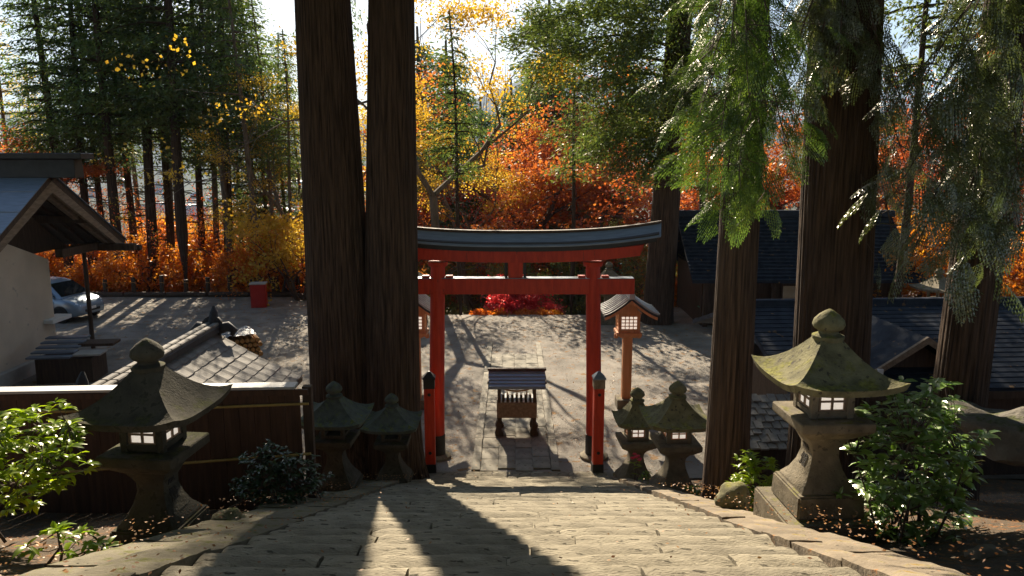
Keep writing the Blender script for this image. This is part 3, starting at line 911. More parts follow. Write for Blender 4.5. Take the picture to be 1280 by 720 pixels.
def stone_lantern(name, loc, rz, s, label, stone='stone', roof=None, plinth=True, bell=False, text=False, squat=1.0, roofw=0.66, windows=True, side=(-1, 0), group='stone lanterns beside the stairs', hexa=False):
    t = thing(name, loc, rz, label, 'stone lantern', group, scale=s)
    st = M[stone]; z = -0.25
    if plinth:
        MB().box((0, 0, 0.0), (1.02, 1.02, 0.5)).build('plinth', st, t, bevel=0.02, seg=2)
        z = 0.248
    else:
        z = -0.05
    if bell:
        MB().box((0, 0, z + 0.04), (0.86, 0.86, 0.10)).build('base', st, t, bevel=0.02, seg=2)
        z += 0.088
    else:
        MB().box((0, 0, z + 0.13), (0.74, 0.74, 0.26), top=(0.97, 0.97)).build('base', st, t, bevel=0.02, seg=2)
        z += 0.255
    n = 6 if hexa else 4
    prof = [(0.31, z), (0.30, z + 0.04), (0.235, z + 0.12), (0.18, z + 0.24), (0.148, z + 0.37), (0.150, z + 0.46), (0.19, z + 0.54), (0.225, z + 0.60)]
    if bell:
        prof = [(0.40, z), (0.385, z + 0.06), (0.30, z + 0.18), (0.225, z + 0.32), (0.168, z + 0.48), (0.15, z + 0.60), (0.165, z + 0.68), (0.205, z + 0.74), (0.225, z + 0.77)]
    stem = MB().lathe(prof, n).build('stem', st, t, bevel=0.006, smooth=0.7)
    if text:
        for ch, zz, sz in (('献', z + 0.47, 0.15), ('燈', z + 0.28, 0.16)):
            for _ in (0,):
                r_ = 0.153 if zz > z + 0.4 else 0.172
                tilt = 0.0 if zz > z + 0.4 else 0.25
                rot = (PI / 2 - tilt, 0, side[0] * PI / 2)
                text_mesh(ch, sz, M['carve_shade'], stem, (side[0] * (r_ + 0.004), side[1] * (r_ + 0.004), zz), rot)
    z += 0.768 if bell else 0.598
    MB().lathe([(0.235, z), (0.39, z + 0.12), (0.40, z + 0.13), (0.40, z + 0.23)], n).build('platform', st, t, bevel=0.012, smooth=0.5)
    z += 0.23
    hb = 0.36
    fb = MB()
    for sx in (-1, 1):
        for sy in (-1, 1):
            fb.box((sx * 0.195, sy * 0.195, z + hb / 2), (0.075, 0.075, hb))
    fb.box((0, 0, z + 0.02), (0.40, 0.40, 0.05)); fb.box((0, 0, z + hb - 0.0), (0.41, 0.41, 0.03))
    for a in range(4):
        R = Matrix.Rotation(a * PI / 2, 4, 'Z')
        fb.box((0, -0.20, z + 0.055), (0.34, 0.055, 0.05), M=R); fb.box((0, -0.20, z + hb - 0.045), (0.34, 0.055, 0.07), M=R)
    fbo = fb.build('firebox', st, t, bevel=0.004)
    if windows:
        for a in range(4):
            R = Matrix.Rotation(a * PI / 2, 4, 'Z')
            w = MB()
            for dx in (-0.135, 0, 0.135): w.box((dx, -0.205, z + 0.185), (0.022, 0.02, 0.24), M=R)
            for dz in (0.085, 0.185, 0.285): w.box((0, -0.2055, z + dz), (0.29, 0.018, 0.020), M=R)
            wo = w.build('window_frame', M['orangewood' if not text else 'oldwood'], fbo)
            MB().box((0, -0.193, z + 0.185), (0.29, 0.004, 0.23), M=R).build('window_pane', M['paper'], wo)
    z += hb + 0.06
    square_roof(roofw, z, 0.40 * squat, 0.075, 0.12, 0.075, curve=1.65).build('roof', M[roof or stone], t, smooth=0.7)
    z += 0.39 * squat
    pr = [(0.13, -0.02), (0.165, 0.02), (0.165, 0.05), (0.105, 0.075), (0.10, 0.10), (0.15, 0.13), (0.168, 0.17), (0.155, 0.22), (0.105, 0.275), (0.05, 0.315), (0.015, 0.335)]
    MB().lathe([(r, zz) for r, zz in pr], 18, 0, (0, 0, z)).build('finial', M[roof or stone], t, smooth=0.8)
    return t

stone_lantern('stone_lantern', (2.88, 6.75, plane_z(6.75) - 0.06), 0.05, 0.85, 'large mossy roofed stone lantern with carved stem beside the green bush', 'stone', 'mossy', text=True, roofw=0.60)
stone_lantern('stone_lantern', (2.72, 12.0, plane_z(12.0) - 0.10), 0.05, 0.88, 'stone lantern with wide sunlit mossy roof beside the leaning cedar trunk', 'stone', 'mossy', plinth=False, bell=True, roofw=0.60, squat=1.0)
stone_lantern('stone_lantern', (2.36, 13.75, plane_z(13.75) - 0.02), 0.05, 0.84, 'small dark roofed stone lantern next to the red post', 'stone', 'mossy', plinth=False, bell=True, roofw=0.48, squat=1.1)
pA = at_Y(214, 668, 6.55)
stone_lantern('stone_lantern', (-3.34, 6.75, 2.46), -0.10, 0.89, 'dark silhouetted stone lantern with glowing panes in front of the board fence', 'shadestone', 'shadestone', side=(1, 0), text=True, roofw=0.60)
stone_lantern('stone_lantern', (-2.58, 10.6, 1.52), -0.05, 0.72, 'low shaded stone lantern with pale roof in front of the twin cedars', 'shadestone', 'greenstone', plinth=False, bell=True, windows=False)
stone_lantern('stone_lantern', (-2.08, 12.6, 0.70), 0.0, 0.72, 'low stone lantern in deep shade at the twin cedar foot beside the red post', 'shadestone', 'greenstone', plinth=False, bell=True, windows=False)
b1 = at_Y(517, 396, 28.6); b2 = at_Y(760, 396, 28.6)
stone_lantern('stone_lantern', (b1.x, 28.6, 0), 0, 0.95, 'far stone lantern seen above the torii tie beam at left', 'stone', 'stone', group='stone lanterns at the far side of the terrace')
stone_lantern('stone_lantern', (b2.x, 28.6, 0), 0, 0.95, 'far stone lantern seen behind the right torii pillar', 'stone', 'stone', group='stone lanterns at the far side of the terrace')
b3 = at_Y(1170, 388, 25.0)
stone_lantern('stone_lantern', (b3.x, 25.0, b3.z - 0.9), 0.3, 0.95, 'black silhouetted stone lantern against orange leaves beyond the blue roof', 'stone', 'stone', windows=False, group='stone lanterns at the far side of the terrace')

# ------------------------------------------------------------------ wooden lanterns
def wooden_lantern(loc, rz, label):
    t = thing('wooden_lantern', loc, rz, label, 'wooden lantern', 'roofed wooden lanterns flanking the path')
    MB().box((0, 0, 0.12), (0.5, 0.5, 0.24)).build('footing', M['stone'], t, bevel=0.02)
    MB().box((0, 0, 1.05), (0.23, 0.23, 1.70)).build('post', M['orangewood'], t, bevel=0.012)
    pf = MB().box((0, 0, 1.945), (0.62, 0.62, 0.09)).box((0, 0, 1.875), (0.42, 0.42, 0.06))
    for d in (-1, 1):
        pf.box((d * 0.29, 0, 1.85), (0.09, 0.07, 0.11))
    pf.build('platform', M['orangewood'], t, bevel=0.008)
    z = 1.99
    fb = MB()
    for sx in (-1, 1):
        for sy in (-1, 1): fb.box((sx * 0.235, sy * 0.235, z + 0.24), (0.06, 0.06, 0.48))
    for a in range(4):
        R = Matrix.Rotation(a * PI / 2, 4, 'Z')
        fb.box((0, -0.235, z + 0.035), (0.42, 0.05, 0.07), M=R); fb.box((0, -0.235, z + 0.45), (0.42, 0.05, 0.06), M=R)
    box = fb.build('lamp_box', M['orangewood'], t, bevel=0.004)
    for a in range(4):
        R = Matrix.Rotation(a * PI / 2, 4, 'Z')
        w = MB()
        for i in range(5): w.box((-0.2 + 0.1 * i, -0.24, z + 0.245), (0.02, 0.018, 0.35), M=R)
        for i in range(5): w.box((0, -0.242, z + 0.08 + 0.0825 * i), (0.40, 0.016, 0.02), M=R)
        wo = w.build('lattice', M['orangewood'], box)
        MB().box((0, -0.225, z + 0.245), (0.41, 0.004, 0.34), M=R).build('pane', M['paper'], wo)
    # gabled roof, ridge along y: concave tiled slopes
    zr = z + 0.50
    def prof(x): return zr + 0.42 * max(0, 1 - abs(x) / 0.66) ** 1.35
    sec = [(-0.66 + 1.32 * i / 16) for i in range(17)]
    poly = [(x, prof(x)) for x in sec] + [(x, prof(x) - 0.055) for x in sec[::-1]]
    roof = MB().prism(poly, -0.56, 0.56, 'y').build('roof', M['darktile'], t, smooth=0.5)
    for s in (-1, 1):
        for j in range(7):
            y = -0.53 + 1.06 * j / 6
            pts = [(s * 0.665 * (1 - i / 6) + s * 0.02, y, prof(s * 0.665 * (1 - i / 6)) + 0.026) for i in range(7)]
            MB().tube(pts, [0.026] * 7, 8).build('round_tile', M['ribtile'], roof, smooth=0.8)
    MB().prism([(-0.07, prof(0) - 0.02), (0.07, prof(0) - 0.02), (0.06, prof(0) + 0.11), (0, prof(0) + 0.14), (-0.06, prof(0) + 0.11)], -0.62, 0.62, 'y').build('ridge', M['ribtile'], roof, bevel=0.01)
    for s in (-1, 1):
        bb = [(-0.64 + 1.28 * i / 12) for i in range(13)]
        poly = [(x, prof(x) - 0.056) for x in bb] + [(x, prof(x) - 0.13) for x in bb[::-1]]
        MB().prism(poly, s * 0.50, s * 0.54, 'y').build('bargeboard', M['orangewood'], roof)
        MB().prism([(-0.3, zr - 0.02), (0.3, zr - 0.02), (0, zr + 0.26)], s * 0.26, s * 0.29, 'y').build('gable_board', M['orangewood'], roof)
    return t
wooden_lantern((2.90, 18.6, 0), 0.0, 'roofed wooden lantern on an orange post right of the torii')
wooden_lantern((-2.42, 18.6, 0), 0.0, 'roofed wooden lantern half hidden between the twin cedars and torii pillar')

# ------------------------------------------------------------------ offering box under its own little roof
ob = thing('offering_box', (0.11, 16.75, 0.04), 0, 'wooden offering box under a small blue roof on the path', 'offering box')
for sx in (-1, 1):
    for sy in (-1, 1):
        MB().box((sx * 0.40, sy * 0.27, 0.58), (0.07, 0.07, 1.12)).build('post', M['darkwood'], ob, bevel=0.006)
        MB().prism([(-0.09, 0.0), (0.09, 0.0), (0.10, 0.06), (0.05, 0.12), (0.06, 0.28), (-0.05, 0.36), (-0.06, 0.2), (-0.10, 0.08)], sy * 0.27 - 0.06, sy * 0.27 + 0.06, 'y').build('foot', M['darkwood'], ob, loc=(sx * 0.40, 0, 0))
MB().box((0, -0.30, 0.60), (0.90, 0.03, 0.36)).box((0, 0.30, 0.60), (0.90, 0.03, 0.36)).box((-0.44, 0, 0.60), (0.03, 0.57, 0.36)).box((0.44, 0, 0.60), (0.03, 0.57, 0.36)).box((0, 0, 0.43), (0.84, 0.56, 0.02)).build('chest', M['oldwood'], ob, bevel=0.004)
for i in range(8):
    MB().box((-0.36 + 0.72 * i / 7, 0, 0.79), (0.045, 0.60, 0.05)).build('slat', M['white'], ob, bevel=0.004)
def oprof(y): return 1.46 - 0.26 * (abs(y) / 0.50) ** 0.95
rr_ = [(-0.52 + 1.04 * i / 12) for i in range(13)]
rf = MB().prism([(y, oprof(y)) for y in rr_] + [(y, oprof(y) - 0.035) for y in rr_[::-1]], -0.64, 0.64, 'x').build('roof', M['copper'], ob, smooth=0.4)
for s in (-1, 1):
    for k in range(1, 6):
        y = s * 0.52 * k / 5.2
        MB().box((0, y, oprof(y) + 0.008), (1.28, 0.016, 0.022)).build('roof_seam', M['copper'], rf)
    MB().box((s * 0.645, 0, 1.30), (0.025, 0.98, 0.06)).build('gable_trim', M['darkwood'], rf)
MB().box((0, 0, 1.475), (1.34, 0.12, 0.05)).build('ridge_cap', M['darkwood'], rf, bevel=0.008)
MB().box((0, -0.27, 1.12), (0.86, 0.05, 0.06)).box((0, 0.27, 1.12), (0.86, 0.05, 0.06)).build('tie_beam', M['darkwood'], ob)
rp = MB().tube([(-0.36, -0.31, 1.12), (-0.18, -0.31, 1.07), (0, -0.31, 1.05), (0.18, -0.31, 1.07), (0.36, -0.31, 1.12)], [0.012, 0.018, 0.022, 0.018, 0.012], 8).build('straw_rope', M['rope'], ob, smooth=1)
for x in (-0.22, 0, 0.22):
    MB().tube([(x, -0.315, 1.06), (x + 0.004, -0.318, 0.99), (x, -0.315, 0.93)], [0.008, 0.016, 0.004], 6).build('tassel', M['rope'], rp, smooth=1)

# ------------------------------------------------------------------ board fence at left
A_, B_ = at_Y(-60, 497, 8.9), at_Y(386, 497, 9.15)
zc = 3.47
f0, f1 = Vector((A_.x, 8.9, 0)), Vector((B_.x, 9.15, 0))
fdir = (f1 - f0); flen = fdir.length; frz = math.atan2(fdir.y, fdir.x)
fe = thing('board_fence', (f0.x, f0.y, 0), frz, 'long brown board fence with pale sunlit coping left of the stairs', 'fence')
nb = int(flen / 0.19)
for i in range(nb):
    zb = 1.75
    MB().box((0.095 + 0.19 * i, 0, (zc - 0.05 + zb) / 2), (0.186, 0.022, zc - 0.05 - zb)).build('board', M['fence'], fe, bevel=0.003)
for i in range(5):
    MB().box((0.1 + flen / 4 * 0.97 * i, 0.07, 2.4), (0.11, 0.11, 2.1)).build('fence_post', M['darkwood'], fe)
MB().box((flen / 2 - 0.1, 0.02, zc), (flen - 0.1, 0.22, 0.035)).build('coping', M['cap'], fe, bevel=0.006)
MB().box((flen / 2, -0.03, zc - 0.07), (flen, 0.05, 0.07)).build('coping_board', M['fence'], fe)
rl = MB().tube([(0, -0.035, zc - 0.25), (flen / 2, -0.035, zc - 0.27), (flen, -0.035, zc - 0.22)], [0.018] * 3, 8).build('bamboo_rail', M['rail'], fe, smooth=1)
rl = MB().tube([(0, -0.035, zc - 1.12), (flen / 2, -0.035, zc - 1.00), (flen, -0.035, zc - 0.88)], [0.018] * 3, 8).build('bamboo_rail', M['rail'], fe, smooth=1)
# ------------------------------------------------------------------ tile roofed shed behind the fence
sh = thing('tile_roofed_shed', (-6.72, 11.4, 0), 0, 'small shed with pale curved tile roof and dark ridge ornaments behind the fence', 'shed')
SHL, SHW, SHZ, SHE = 5.3, 1.95, 2.42, 1.38
def shp(u): return SHE + (SHZ - SHE) * max(0, 1 - abs(u)) ** 1.25          # u = x / SHW
MB().box((0, SHL / 2, 0.7), (2.7, SHL - 0.7, 1.5)).build('wall', M['darkwood'], sh)
us = [(-1 + 2 * i / 20) for i in range(21)]
rf = MB().prism([(u * SHW, shp(u) - 0.03) for u in us] + [(u * SHW, shp(u) - 0.12) for u in us[::-1]], 0, SHL, 'y').build('roof', M['darkwood'], sh)
NR, NC = 8, 14
tl = {}
for s in (-1, 1):
    for j in range(NR):
        u0, u1 = 1 - j / NR, 1 - (j + 1) / NR
        z0, z1 = shp(u0), shp(u1)
        mb = MB(); w = SHL / NC
        v = []
        for i in range(5):                                            # slightly dished pantile
            y = -w / 2 + w * i / 4
            dz = 0.012 * (abs(i - 2) / 2) ** 2 if i < 4 else 0.022
            for (u, z, o_) in ((u0, z0, 0.012), (u1 - 0.012, z1, 0.0)):
                v.append((s * u * SHW, y, z + dz + o_))
        v += [(s * u0 * SHW, -w / 2, z0 - 0.01), (s * u0 * SHW, w / 2, z0 - 0.01)]
        f = [(2 * i, 2 * i + 1, 2 * i + 3, 2 * i + 2) for i in range(4)] + [(10, 0, 2, 4, 6, 8, 11)]
        mb.add(v, f)
        me = mb.mesh('roof_tile'); me.materials.append(M['greytile']); tl[(s, j)] = me
        for c in range(NC):
            link_mesh('roof_tile', me, None, rf, loc=(rs.uniform(-.006, .006), w * (c + 0.5), rs.uniform(-.004, .006)))
rg = MB().box((0, SHL / 2, SHZ + 0.06), (0.34, SHL, 0.16)).build('ridge', M['darktile'], sh, bevel=0.02)
for s in (-1, 1):
    for k in range(13):
        MB().box((s * 0.09, SHL * (k + .5) / 13, SHZ + 0.17), (0.13, SHL / 13 - 0.012, 0.08)).build('ridge_tile', M['greytile'], rg, bevel=0.02)
for y in (0.0, SHL):
    on = MB().tube([(0, y - 0.06, SHZ + 0.12), (0, y + 0.06, SHZ + 0.12)], [0.24, 0.22], 14)
    on.tube([(0, y, SHZ + 0.2), (0.02, y + 0.02, SHZ + 0.42), (0, y + 0.10, SHZ + 0.55)], [0.12, 0.09, 0.03], 8)
    for s in (-1, 1):
        on.tube([(s * 0.12, y, SHZ + 0.05), (s * 0.34, y, SHZ + 0.10), (s * 0.46, y + 0.02, SHZ + 0.0), (s * 0.40, y, SHZ - 0.10)], [0.13, 0.12, 0.09, 0.05], 8)
    on.build('ridge_ornament', M['darktile'], rg, smooth=0.9)
for s in (-1, 1):
    MB().beam((s * SHW * 0.98, 0, SHE - 0.08), (s * SHW * 0.98, SHL, SHE - 0.08), 0.05, 0.12).build('eave_board', M['oldwood'], rf)

# tarpaulin-covered woodpile
wp = at_z(302, 452, 0.0)
t = thing('woodpile', (wp.x, wp.y, 0), 0.5, 'stack of cut logs under a crumpled grey tarpaulin behind the tiled shed', 'woodpile')
for i in range(7):
    for j in range(5):
        MB().tube([(-0.55 + 0.19 * i + 0.09 * (j % 2), -0.35, 0.12 + 0.19 * j), (-0.55 + 0.19 * i + 0.09 * (j % 2), 0.9, 0.12 + 0.19 * j)], [0.09, 0.09], 8).build('log', M['logend'], t)
mb = MB(); n = 22
v = []
for i in range(n + 1):
    for j in range(n + 1):
        x, y = -1.0 + 1.55 * i / n, -0.46 + 1.5 * j / n
        e = max(0, (-x - 0.68) / 0.3)
        z = 1.14 - 1.05 * min(e, 1) + 0.09 * noise.noise(Vector((x * 4, y * 4, 1))) + 0.05 * noise.noise(Vector((x * 11, y * 6, 4)))
        v.append((x, y, z))
mb.add(v, [(i * (n + 1) + j, (i + 1) * (n + 1) + j, (i + 1) * (n + 1) + j + 1, i * (n + 1) + j + 1) for i in range(n) for j in range(n)])
mb.build('tarpaulin', M['tarp'], t, smooth=2.0)
t.scale = (0.8, 0.8, 0.8)

# ------------------------------------------------------------------ hall at left with big gable
hl = thing('shrine_hall', (-12.9, 21.5, 0), 0.0, 'plastered shrine hall with a deep dark gable and sheet metal roof at the left edge', 'building')
HS, HR, HZ, HL = 3.75, 2.25, 5.80, 9.0
def slab(y0, z0, y1, z1, th, x0, x1):
    d = Vector((0, y1 - y0, z1 - z0)).normalized(); nrm = Vector((0, -d.z, d.y))
    if nrm.z < 0: nrm = -nrm
    return [(y0, z0), (y1, z1), (y1 - nrm.y * th, z1 - nrm.z * th), (y0 - nrm.y * th, z0 - nrm.z * th)]
rf = MB().prism(slab(0, HZ, -HS, HZ - HR, 0.16, 0, 1), -HL, 0, 'x').prism(slab(0, HZ, HS, HZ - HR, 0.16, 0, 1), -HL, 0, 'x').build('roof', M['darkwood'], hl)
for s in (-1, 1):
    MB().prism([(s * 0.02, HZ + 0.035), (s * (HS + 0.06), HZ - HR + 0.0), (s * (HS + 0.06), HZ - HR - 0.02), (s * 0.02, HZ + 0.012)], -HL, 0.05, 'x').build('metal_sheet', M['copper'], rf)
    for k in range(1, 5):
        y = s * HS * k / 4.6
        MB().box((-HL / 2, y, HZ - HR * abs(y) / HS + 0.035), (HL + 0.08, 0.05, 0.035)).build('roof_seam', M['copper'], rf)
    for x, w in ((-0.06, 0.10), (-0.35, 0.16)):
        MB().prism([(s * 0.0, HZ - 0.17), (s * HS * 0.99, HZ - HR - 0.15), (s * HS * 0.99, HZ - HR - 0.36), (s * 0.0, HZ - 0.17 - 0.34)], x - w / 2, x + w / 2, 'x').build('bargeboard', M['oldwood'], rf)
    for k in range(7):
        x = -0.75 - 0.42 * k
        MB().prism([(s * 0.12, HZ - 0.24), (s * HS * 0.97, HZ - HR - 0.14), (s * HS * 0.97, HZ - HR - 0.25), (s * 0.12, HZ - 0.36)], x - 0.05, x + 0.05, 'x').build('rafter', M['darkwood'], rf)
MB().box((-HL / 2 + 0.5, 0, HZ + 0.16), (HL + 0.6, 0.50, 0.52), top=(1, 0.8)).build('ridge', M['black'], hl, bevel=0.02)
MB().box((-HL / 2 + 0.62, 0, HZ + 0.50), (HL + 0.9, 0.70, 0.17)).build('ridge_cap', M['black'], hl, bevel=0.02)
MB().box((-0.70, 2.5, 3.42), (0.24, 2.7, 0.26)).box((-0.2, 3.2, 3.38), (1.6, 0.22, 0.22)).build('tie_beam', M['darkwood'], hl, bevel=0.015)
for y in (0.0, 1.7, -1.7):
    MB().box((-0.9, y, HZ - HR * abs(y) / HS - 0.38), (1.6, 0.2, 0.22)).build('purlin', M['darkwood'], hl, bevel=0.01)
MB().prism([(-3.2, 0.4), (1.5, 0.4), (1.5, 3.2), (-0.7, 4.02), (-2.2, 4.0), (-3.2, 3.5)], -1.5, -1.25, 'x').build('plaster_wall', M['plaster'], hl)
MB().prism([(-2.9, 3.4), (2.9, 3.4), (0, HZ - 0.4)], -1.62, -1.50, 'x').build('gable_boarding', M['darkwood'], hl)
MB().box((-5.0, 1.36, 1.8), (7.1, 0.22, 2.9)).build('plaster_wall', M['plaster'], hl)
MB().prism([(-3.4, -0.1), (1.65, -0.1), (1.65, 0.40), (-3.4, 0.40)], -1.62, -1.08, 'x').build('plinth', M['concrete'], hl, bevel=0.02)
MB().box((-1.22, 1.45, 1.35), (0.5, 1.0, 0.12)).build('ledge', M['white'], hl, bevel=0.01)
MB().tube([(-1.05, 3.1, 0), (-1.05, 3.1, 3.3)], [0.07, 0.065], 12).build('pole', M['darkwood'], hl, smooth=1)
MB().tube([(-0.75, HS - 0.1, 3.3), (0.55, HS - 0.1, 3.3)], [0.11, 0.10], 12).build('beam_end', M['darkwood'], hl, smooth=1)

# slatted low roof beside the hall
lp = at_z(84, 478, 0.0)
t = thing('lean_to', (lp.x, lp.y, 0), 0.12, 'low lean-to with dark slatted roof at the foot of the plastered hall', 'lean-to')
MB().box((0, 0.4, 0.35), (1.5, 1.0, 0.7)).build('wall', M['darkwood'], t)
for i in range(5):
    MB().box((-0.30, -0.2 + 0.3 * i, 0.80 + 0.07 * i), (1.15, 0.27, 0.05)).build('slat', M['copper'], t, bevel=0.008)
MB().box((0.62, 0.15, 0.80), (0.75, 0.55, 0.06)).build('shelf', M['concrete'], t, bevel=0.01)
MB().box((0.66, 0.75, 0.95), (0.95, 0.6, 0.08)).build('lid', M['darkwood'], t, bevel=0.01)

# ------------------------------------------------------------------ dark hall behind the big far cedar
rh = thing('tiled_hall', (10.7, 29.9, 0), 0, 'dark single storey hall with blue tiled roof behind the cedars', 'building')
RW = 4.2
def rprof(y): return 4.0 - 2.1 * (abs(y) / 2.9) ** 0.9 if abs(y) > 0 else 4.0
MB().box((0, 0.2, 1.0), (2 * RW - 1.2, 4.2, 2.1)).build('wall', M['darkwood'], rh)
ys = [(-2.9 + 5.8 * i / 20) for i in range(21)]
rf = MB().prism([(y, rprof(y)) for y in ys] + [(y, rprof(y) - 0.12) for y in ys[::-1]], -RW, RW, 'x').build('roof', M['bluetile'], rh)
for s in (-1, 1):
    for k in range(18):
        y = s * 2.95 * (k + 0.7) / 18
        MB().box((0, y, rprof(y) + 0.012), (2 * RW + 0.02, 0.16, 0.03)).build('tile_course', M['bluetile'], rf)
MB().box((0, 0, 4.08), (2 * RW + 0.2, 0.34, 0.26), top=(1, 0.7)).build('ridge', M['bluetile'], rh, bevel=0.03)
for x in (-RW + 0.7, -RW + 2.0, -1.0, 1.4, RW - 0.7):
    MB().box((x, -2.1, 1.0), (0.16, 0.16, 2.05)).build('post', M['darkwood'], rh)
for x in (-2.6, -0.2, 2.2):
    w = MB().box((x, -1.91, 1.05), (0.9, 0.06, 1.1)).build('window_frame', M['darkwood'], rh)
    MB().box((x, -1.945, 1.05), (0.76, 0.01, 0.95)).build('pane', M['glass'], w)

g = at_z(880, 405, 0.0)
t = thing('green_bin', (g.x, g.y, 0), 0.1, 'small green bin standing by the dark hall', 'bin')
MB().box((0, 0, 0.33), (0.36, 0.34, 0.62), top=(1.08, 1.08)).build('bin', M['green'], t, bevel=0.02)
MB().box((0, 0, 0.66), (0.43, 0.41, 0.05)).build('lid', M['green'], t, bevel=0.012)
g = at_z(344, 372, 0.0)
t = thing('red_cabinet', (g.x, 31.6, 0), 0.15, 'red metal cabinet standing among trunks at the terrace edge', 'cabinet')
MB().box((0, 0, 0.55), (0.72, 0.55, 1.1)).build('body', M['red'], t, bevel=0.015)
MB().box((0, 0, 1.13), (0.80, 0.63, 0.06)).build('lid', M['concrete'], t, bevel=0.01)
MB().box((0, -0.285, 0.55), (0.62, 0.02, 0.95)).build('door', M['red'], t, bevel=0.006)
t.scale = (0.85, 0.85, 0.9)

# ------------------------------------------------------------------ blue tiled lower building at right, with shingled lean-to
lr = thing('lower_building', (10.1, 14.1, 0), 0.05, 'long low building with slate blue roof and a small gable at right', 'building')
LW, LD, LE, LR = 4.8, 3.3, 1.88, 2.92
MB().box((0.1, 2.4, 0.7), (2 * LW - 0.6, 4.2, 2.0)).build('wall', M['darkwood'], lr)
rf = MB().prism([(0, LE), (LD, LR), (2 * LD, LE), (2 * LD, LE - 0.12), (LD, LR - 0.12), (0, LE - 0.12)], -LW, LW, 'x').build('roof', M['bluetile'], lr)
NRW = 19
for k in range(NRW):
    y = LD * (k + 0.5) / NRW
    z = LE + (LR - LE) * y / LD
    MB().box((0, y, z + 0.014), (2 * LW + 0.03, LD / NRW * 0.96, 0.03), M=Matrix.Translation((0, y, z)) @ Matrix.Rotation(math.atan2(LR - LE, LD) - 0.06, 4, 'X') @ Matrix.Translation((0, -y, -z))).build('tile_course', M['bluetile'], rf)
MB().box((0, LD, LR + 0.05), (2 * LW + 0.15, 0.30, 0.16), top=(1, 0.6)).build('ridge', M['bluetile'], lr, bevel=0.02)
MB().box((0, -0.03, LE - 0.10), (2 * LW, 0.06, 0.14)).build('eave_board', M['darkwood'], lr)
gx, gzz = -2.2, 2.62
for s in (-1, 1):
    sl = MB().prism([(gx, gzz + 0.28), (gx + s * 0.95, gzz - 0.34), (gx + s * 0.95, gzz - 0.42), (gx, gzz + 0.18)], 0.1, 2.9, 'y').build('gable_roof', M['bluetile'], lr)
    MB().prism([(gx, gzz + 0.30), (gx + s * 0.97, gzz - 0.34), (gx + s * 0.97, gzz - 0.46), (gx, gzz + 0.16)], 0.03, 0.10, 'y').build('bargeboard', M['oldwood'], sl)
    MB().box((gx + s * 0.90, 0.02, gzz - 0.42), (0.10, 0.05, 0.22)).build('white_tip', M['white'], sl)
MB().prism([(gx - 0.8, gzz - 0.42), (gx + 0.8, gzz - 0.42), (gx, gzz + 0.14)], 0.5, 0.55, 'y').build('gable_wall', M['darkwood'], lr)
lt = thing('shingled_lean_to', (5.0, 12.75, 0), 0.05, 'rough shingled lean-to roof in sun between the cedar trunk and large lantern', 'lean-to')
MB().box((0, 0.7, 0.5), (1.7, 1.1, 1.3)).build('wall', M['darkwood'], lt)
for k in range(8):
    for i in range(12):
        y, z = 0.155 * k, 1.28 + 0.07 * k
        x = -0.92 + 0.165 * i + (0.08 if k % 2 else 0)
        link_mesh('shingle', MB().box((0, 0, 0), (0.15, 0.24, 0.035)).mesh('shingle', 0.006), M['greytile'], lt, loc=(x, y + rs.uniform(-.03, .03), z + rs.uniform(0, .02)), rot=(0.30 + rs.uniform(-.05, .08), rs.uniform(-.06, .06), rs.uniform(-.08, .08)))

# ------------------------------------------------------------------ car
def wheel(parent, x, y, r=0.29):
    w = thing('wheel', (x, y, r)); w.parent = parent
    s = 1 if y > 0 else -1
    MB().lathe([(r * 0.72, -0.09), (r * 0.95, -0.09), (r, -0.05), (r, 0.05), (r * 0.95, 0.09), (r * 0.72, 0.09)], 28, 0).build('tyre', M['rubber'], w, smooth=0.7).rotation_euler = (PI / 2, 0, 0)
    rim = MB().lathe([(r * 0.70, -0.06), (r * 0.70, 0.06)], 24, 0)
    for k in range(6):
        a = k * PI / 3
        rim.beam((0.03 * math.cos(a), 0.03 * math.sin(a), -s * 0.07), (r * 0.66 * math.cos(a), r * 0.66 * math.sin(a), -s * 0.075), 0.05, 0.03, up=(0, 0, 1))
    rim.build('rim', M['chrome'], w).rotation_euler = (PI / 2, 0, 0)
    return w
def loft(secs):
    """secs: list of (x, [(y,z)...]) closed rings"""
    mb = MB(); n = len(secs[0][1])
    vs = [(x, y, z) for x, ring in secs for y, z in ring]
    fs = [(i * n + j, i * n + (j + 1) % n, (i + 1) * n + (j + 1) % n, (i + 1) * n + j) for i in range(len(secs) - 1) for j in range(n)]
    fs += [tuple(range(n)), tuple((len(secs) - 1) * n + j for j in range(n))[::-1]]
    return mb.add(vs, fs)
cp = at_z(68, 397, 0.0)
car = thing('parked_car', (cp.x, cp.y, 0.02), math.radians(-14), 'pale blue compact car parked beside the plastered hall', 'car')
def ring(hw, zb, zt, k=0.10):
    return [(-hw * .9, zb), (hw * .9, zb), (hw, zb + k), (hw, zt - k * 1.4), (hw * .93, zt - k * .3), (hw * .8, zt), (-hw * .8, zt), (-hw * .93, zt - k * .3), (-hw, zt - k * 1.4), (-hw, zb + k)]
body = loft([(-1.82, ring(.62, .36, .84)), (-1.74, ring(.76, .24, .92)), (-1.2, ring(.82, .20, .96)), (0, ring(.83, .20, .95)), (0.75, ring(.83, .20, .95)), (1.25, ring(.82, .20, .90)), (1.62, ring(.77, .22, .80)), (1.80, ring(.66, .26, .68)), (1.86, ring(.55, .32, .58))]).build('body', M['carpaint'], car, smooth=0.7)
def cab(hw, zt): return [(-.76, .90), (.76, .90), (hw, zt - .05), (hw * .9, zt), (-hw * .9, zt), (-hw, zt - .05)]
roof = loft([(-1.75, cab(.70, .98)), (-1.45, cab(.62, 1.42)), (-0.7, cab(.62, 1.53)), (0.1, cab(.61, 1.52)), (0.45, cab(.60, 1.44)), (1.15, cab(.70, .94))]).build('cabin', M['carpaint'], car, smooth=0.6)
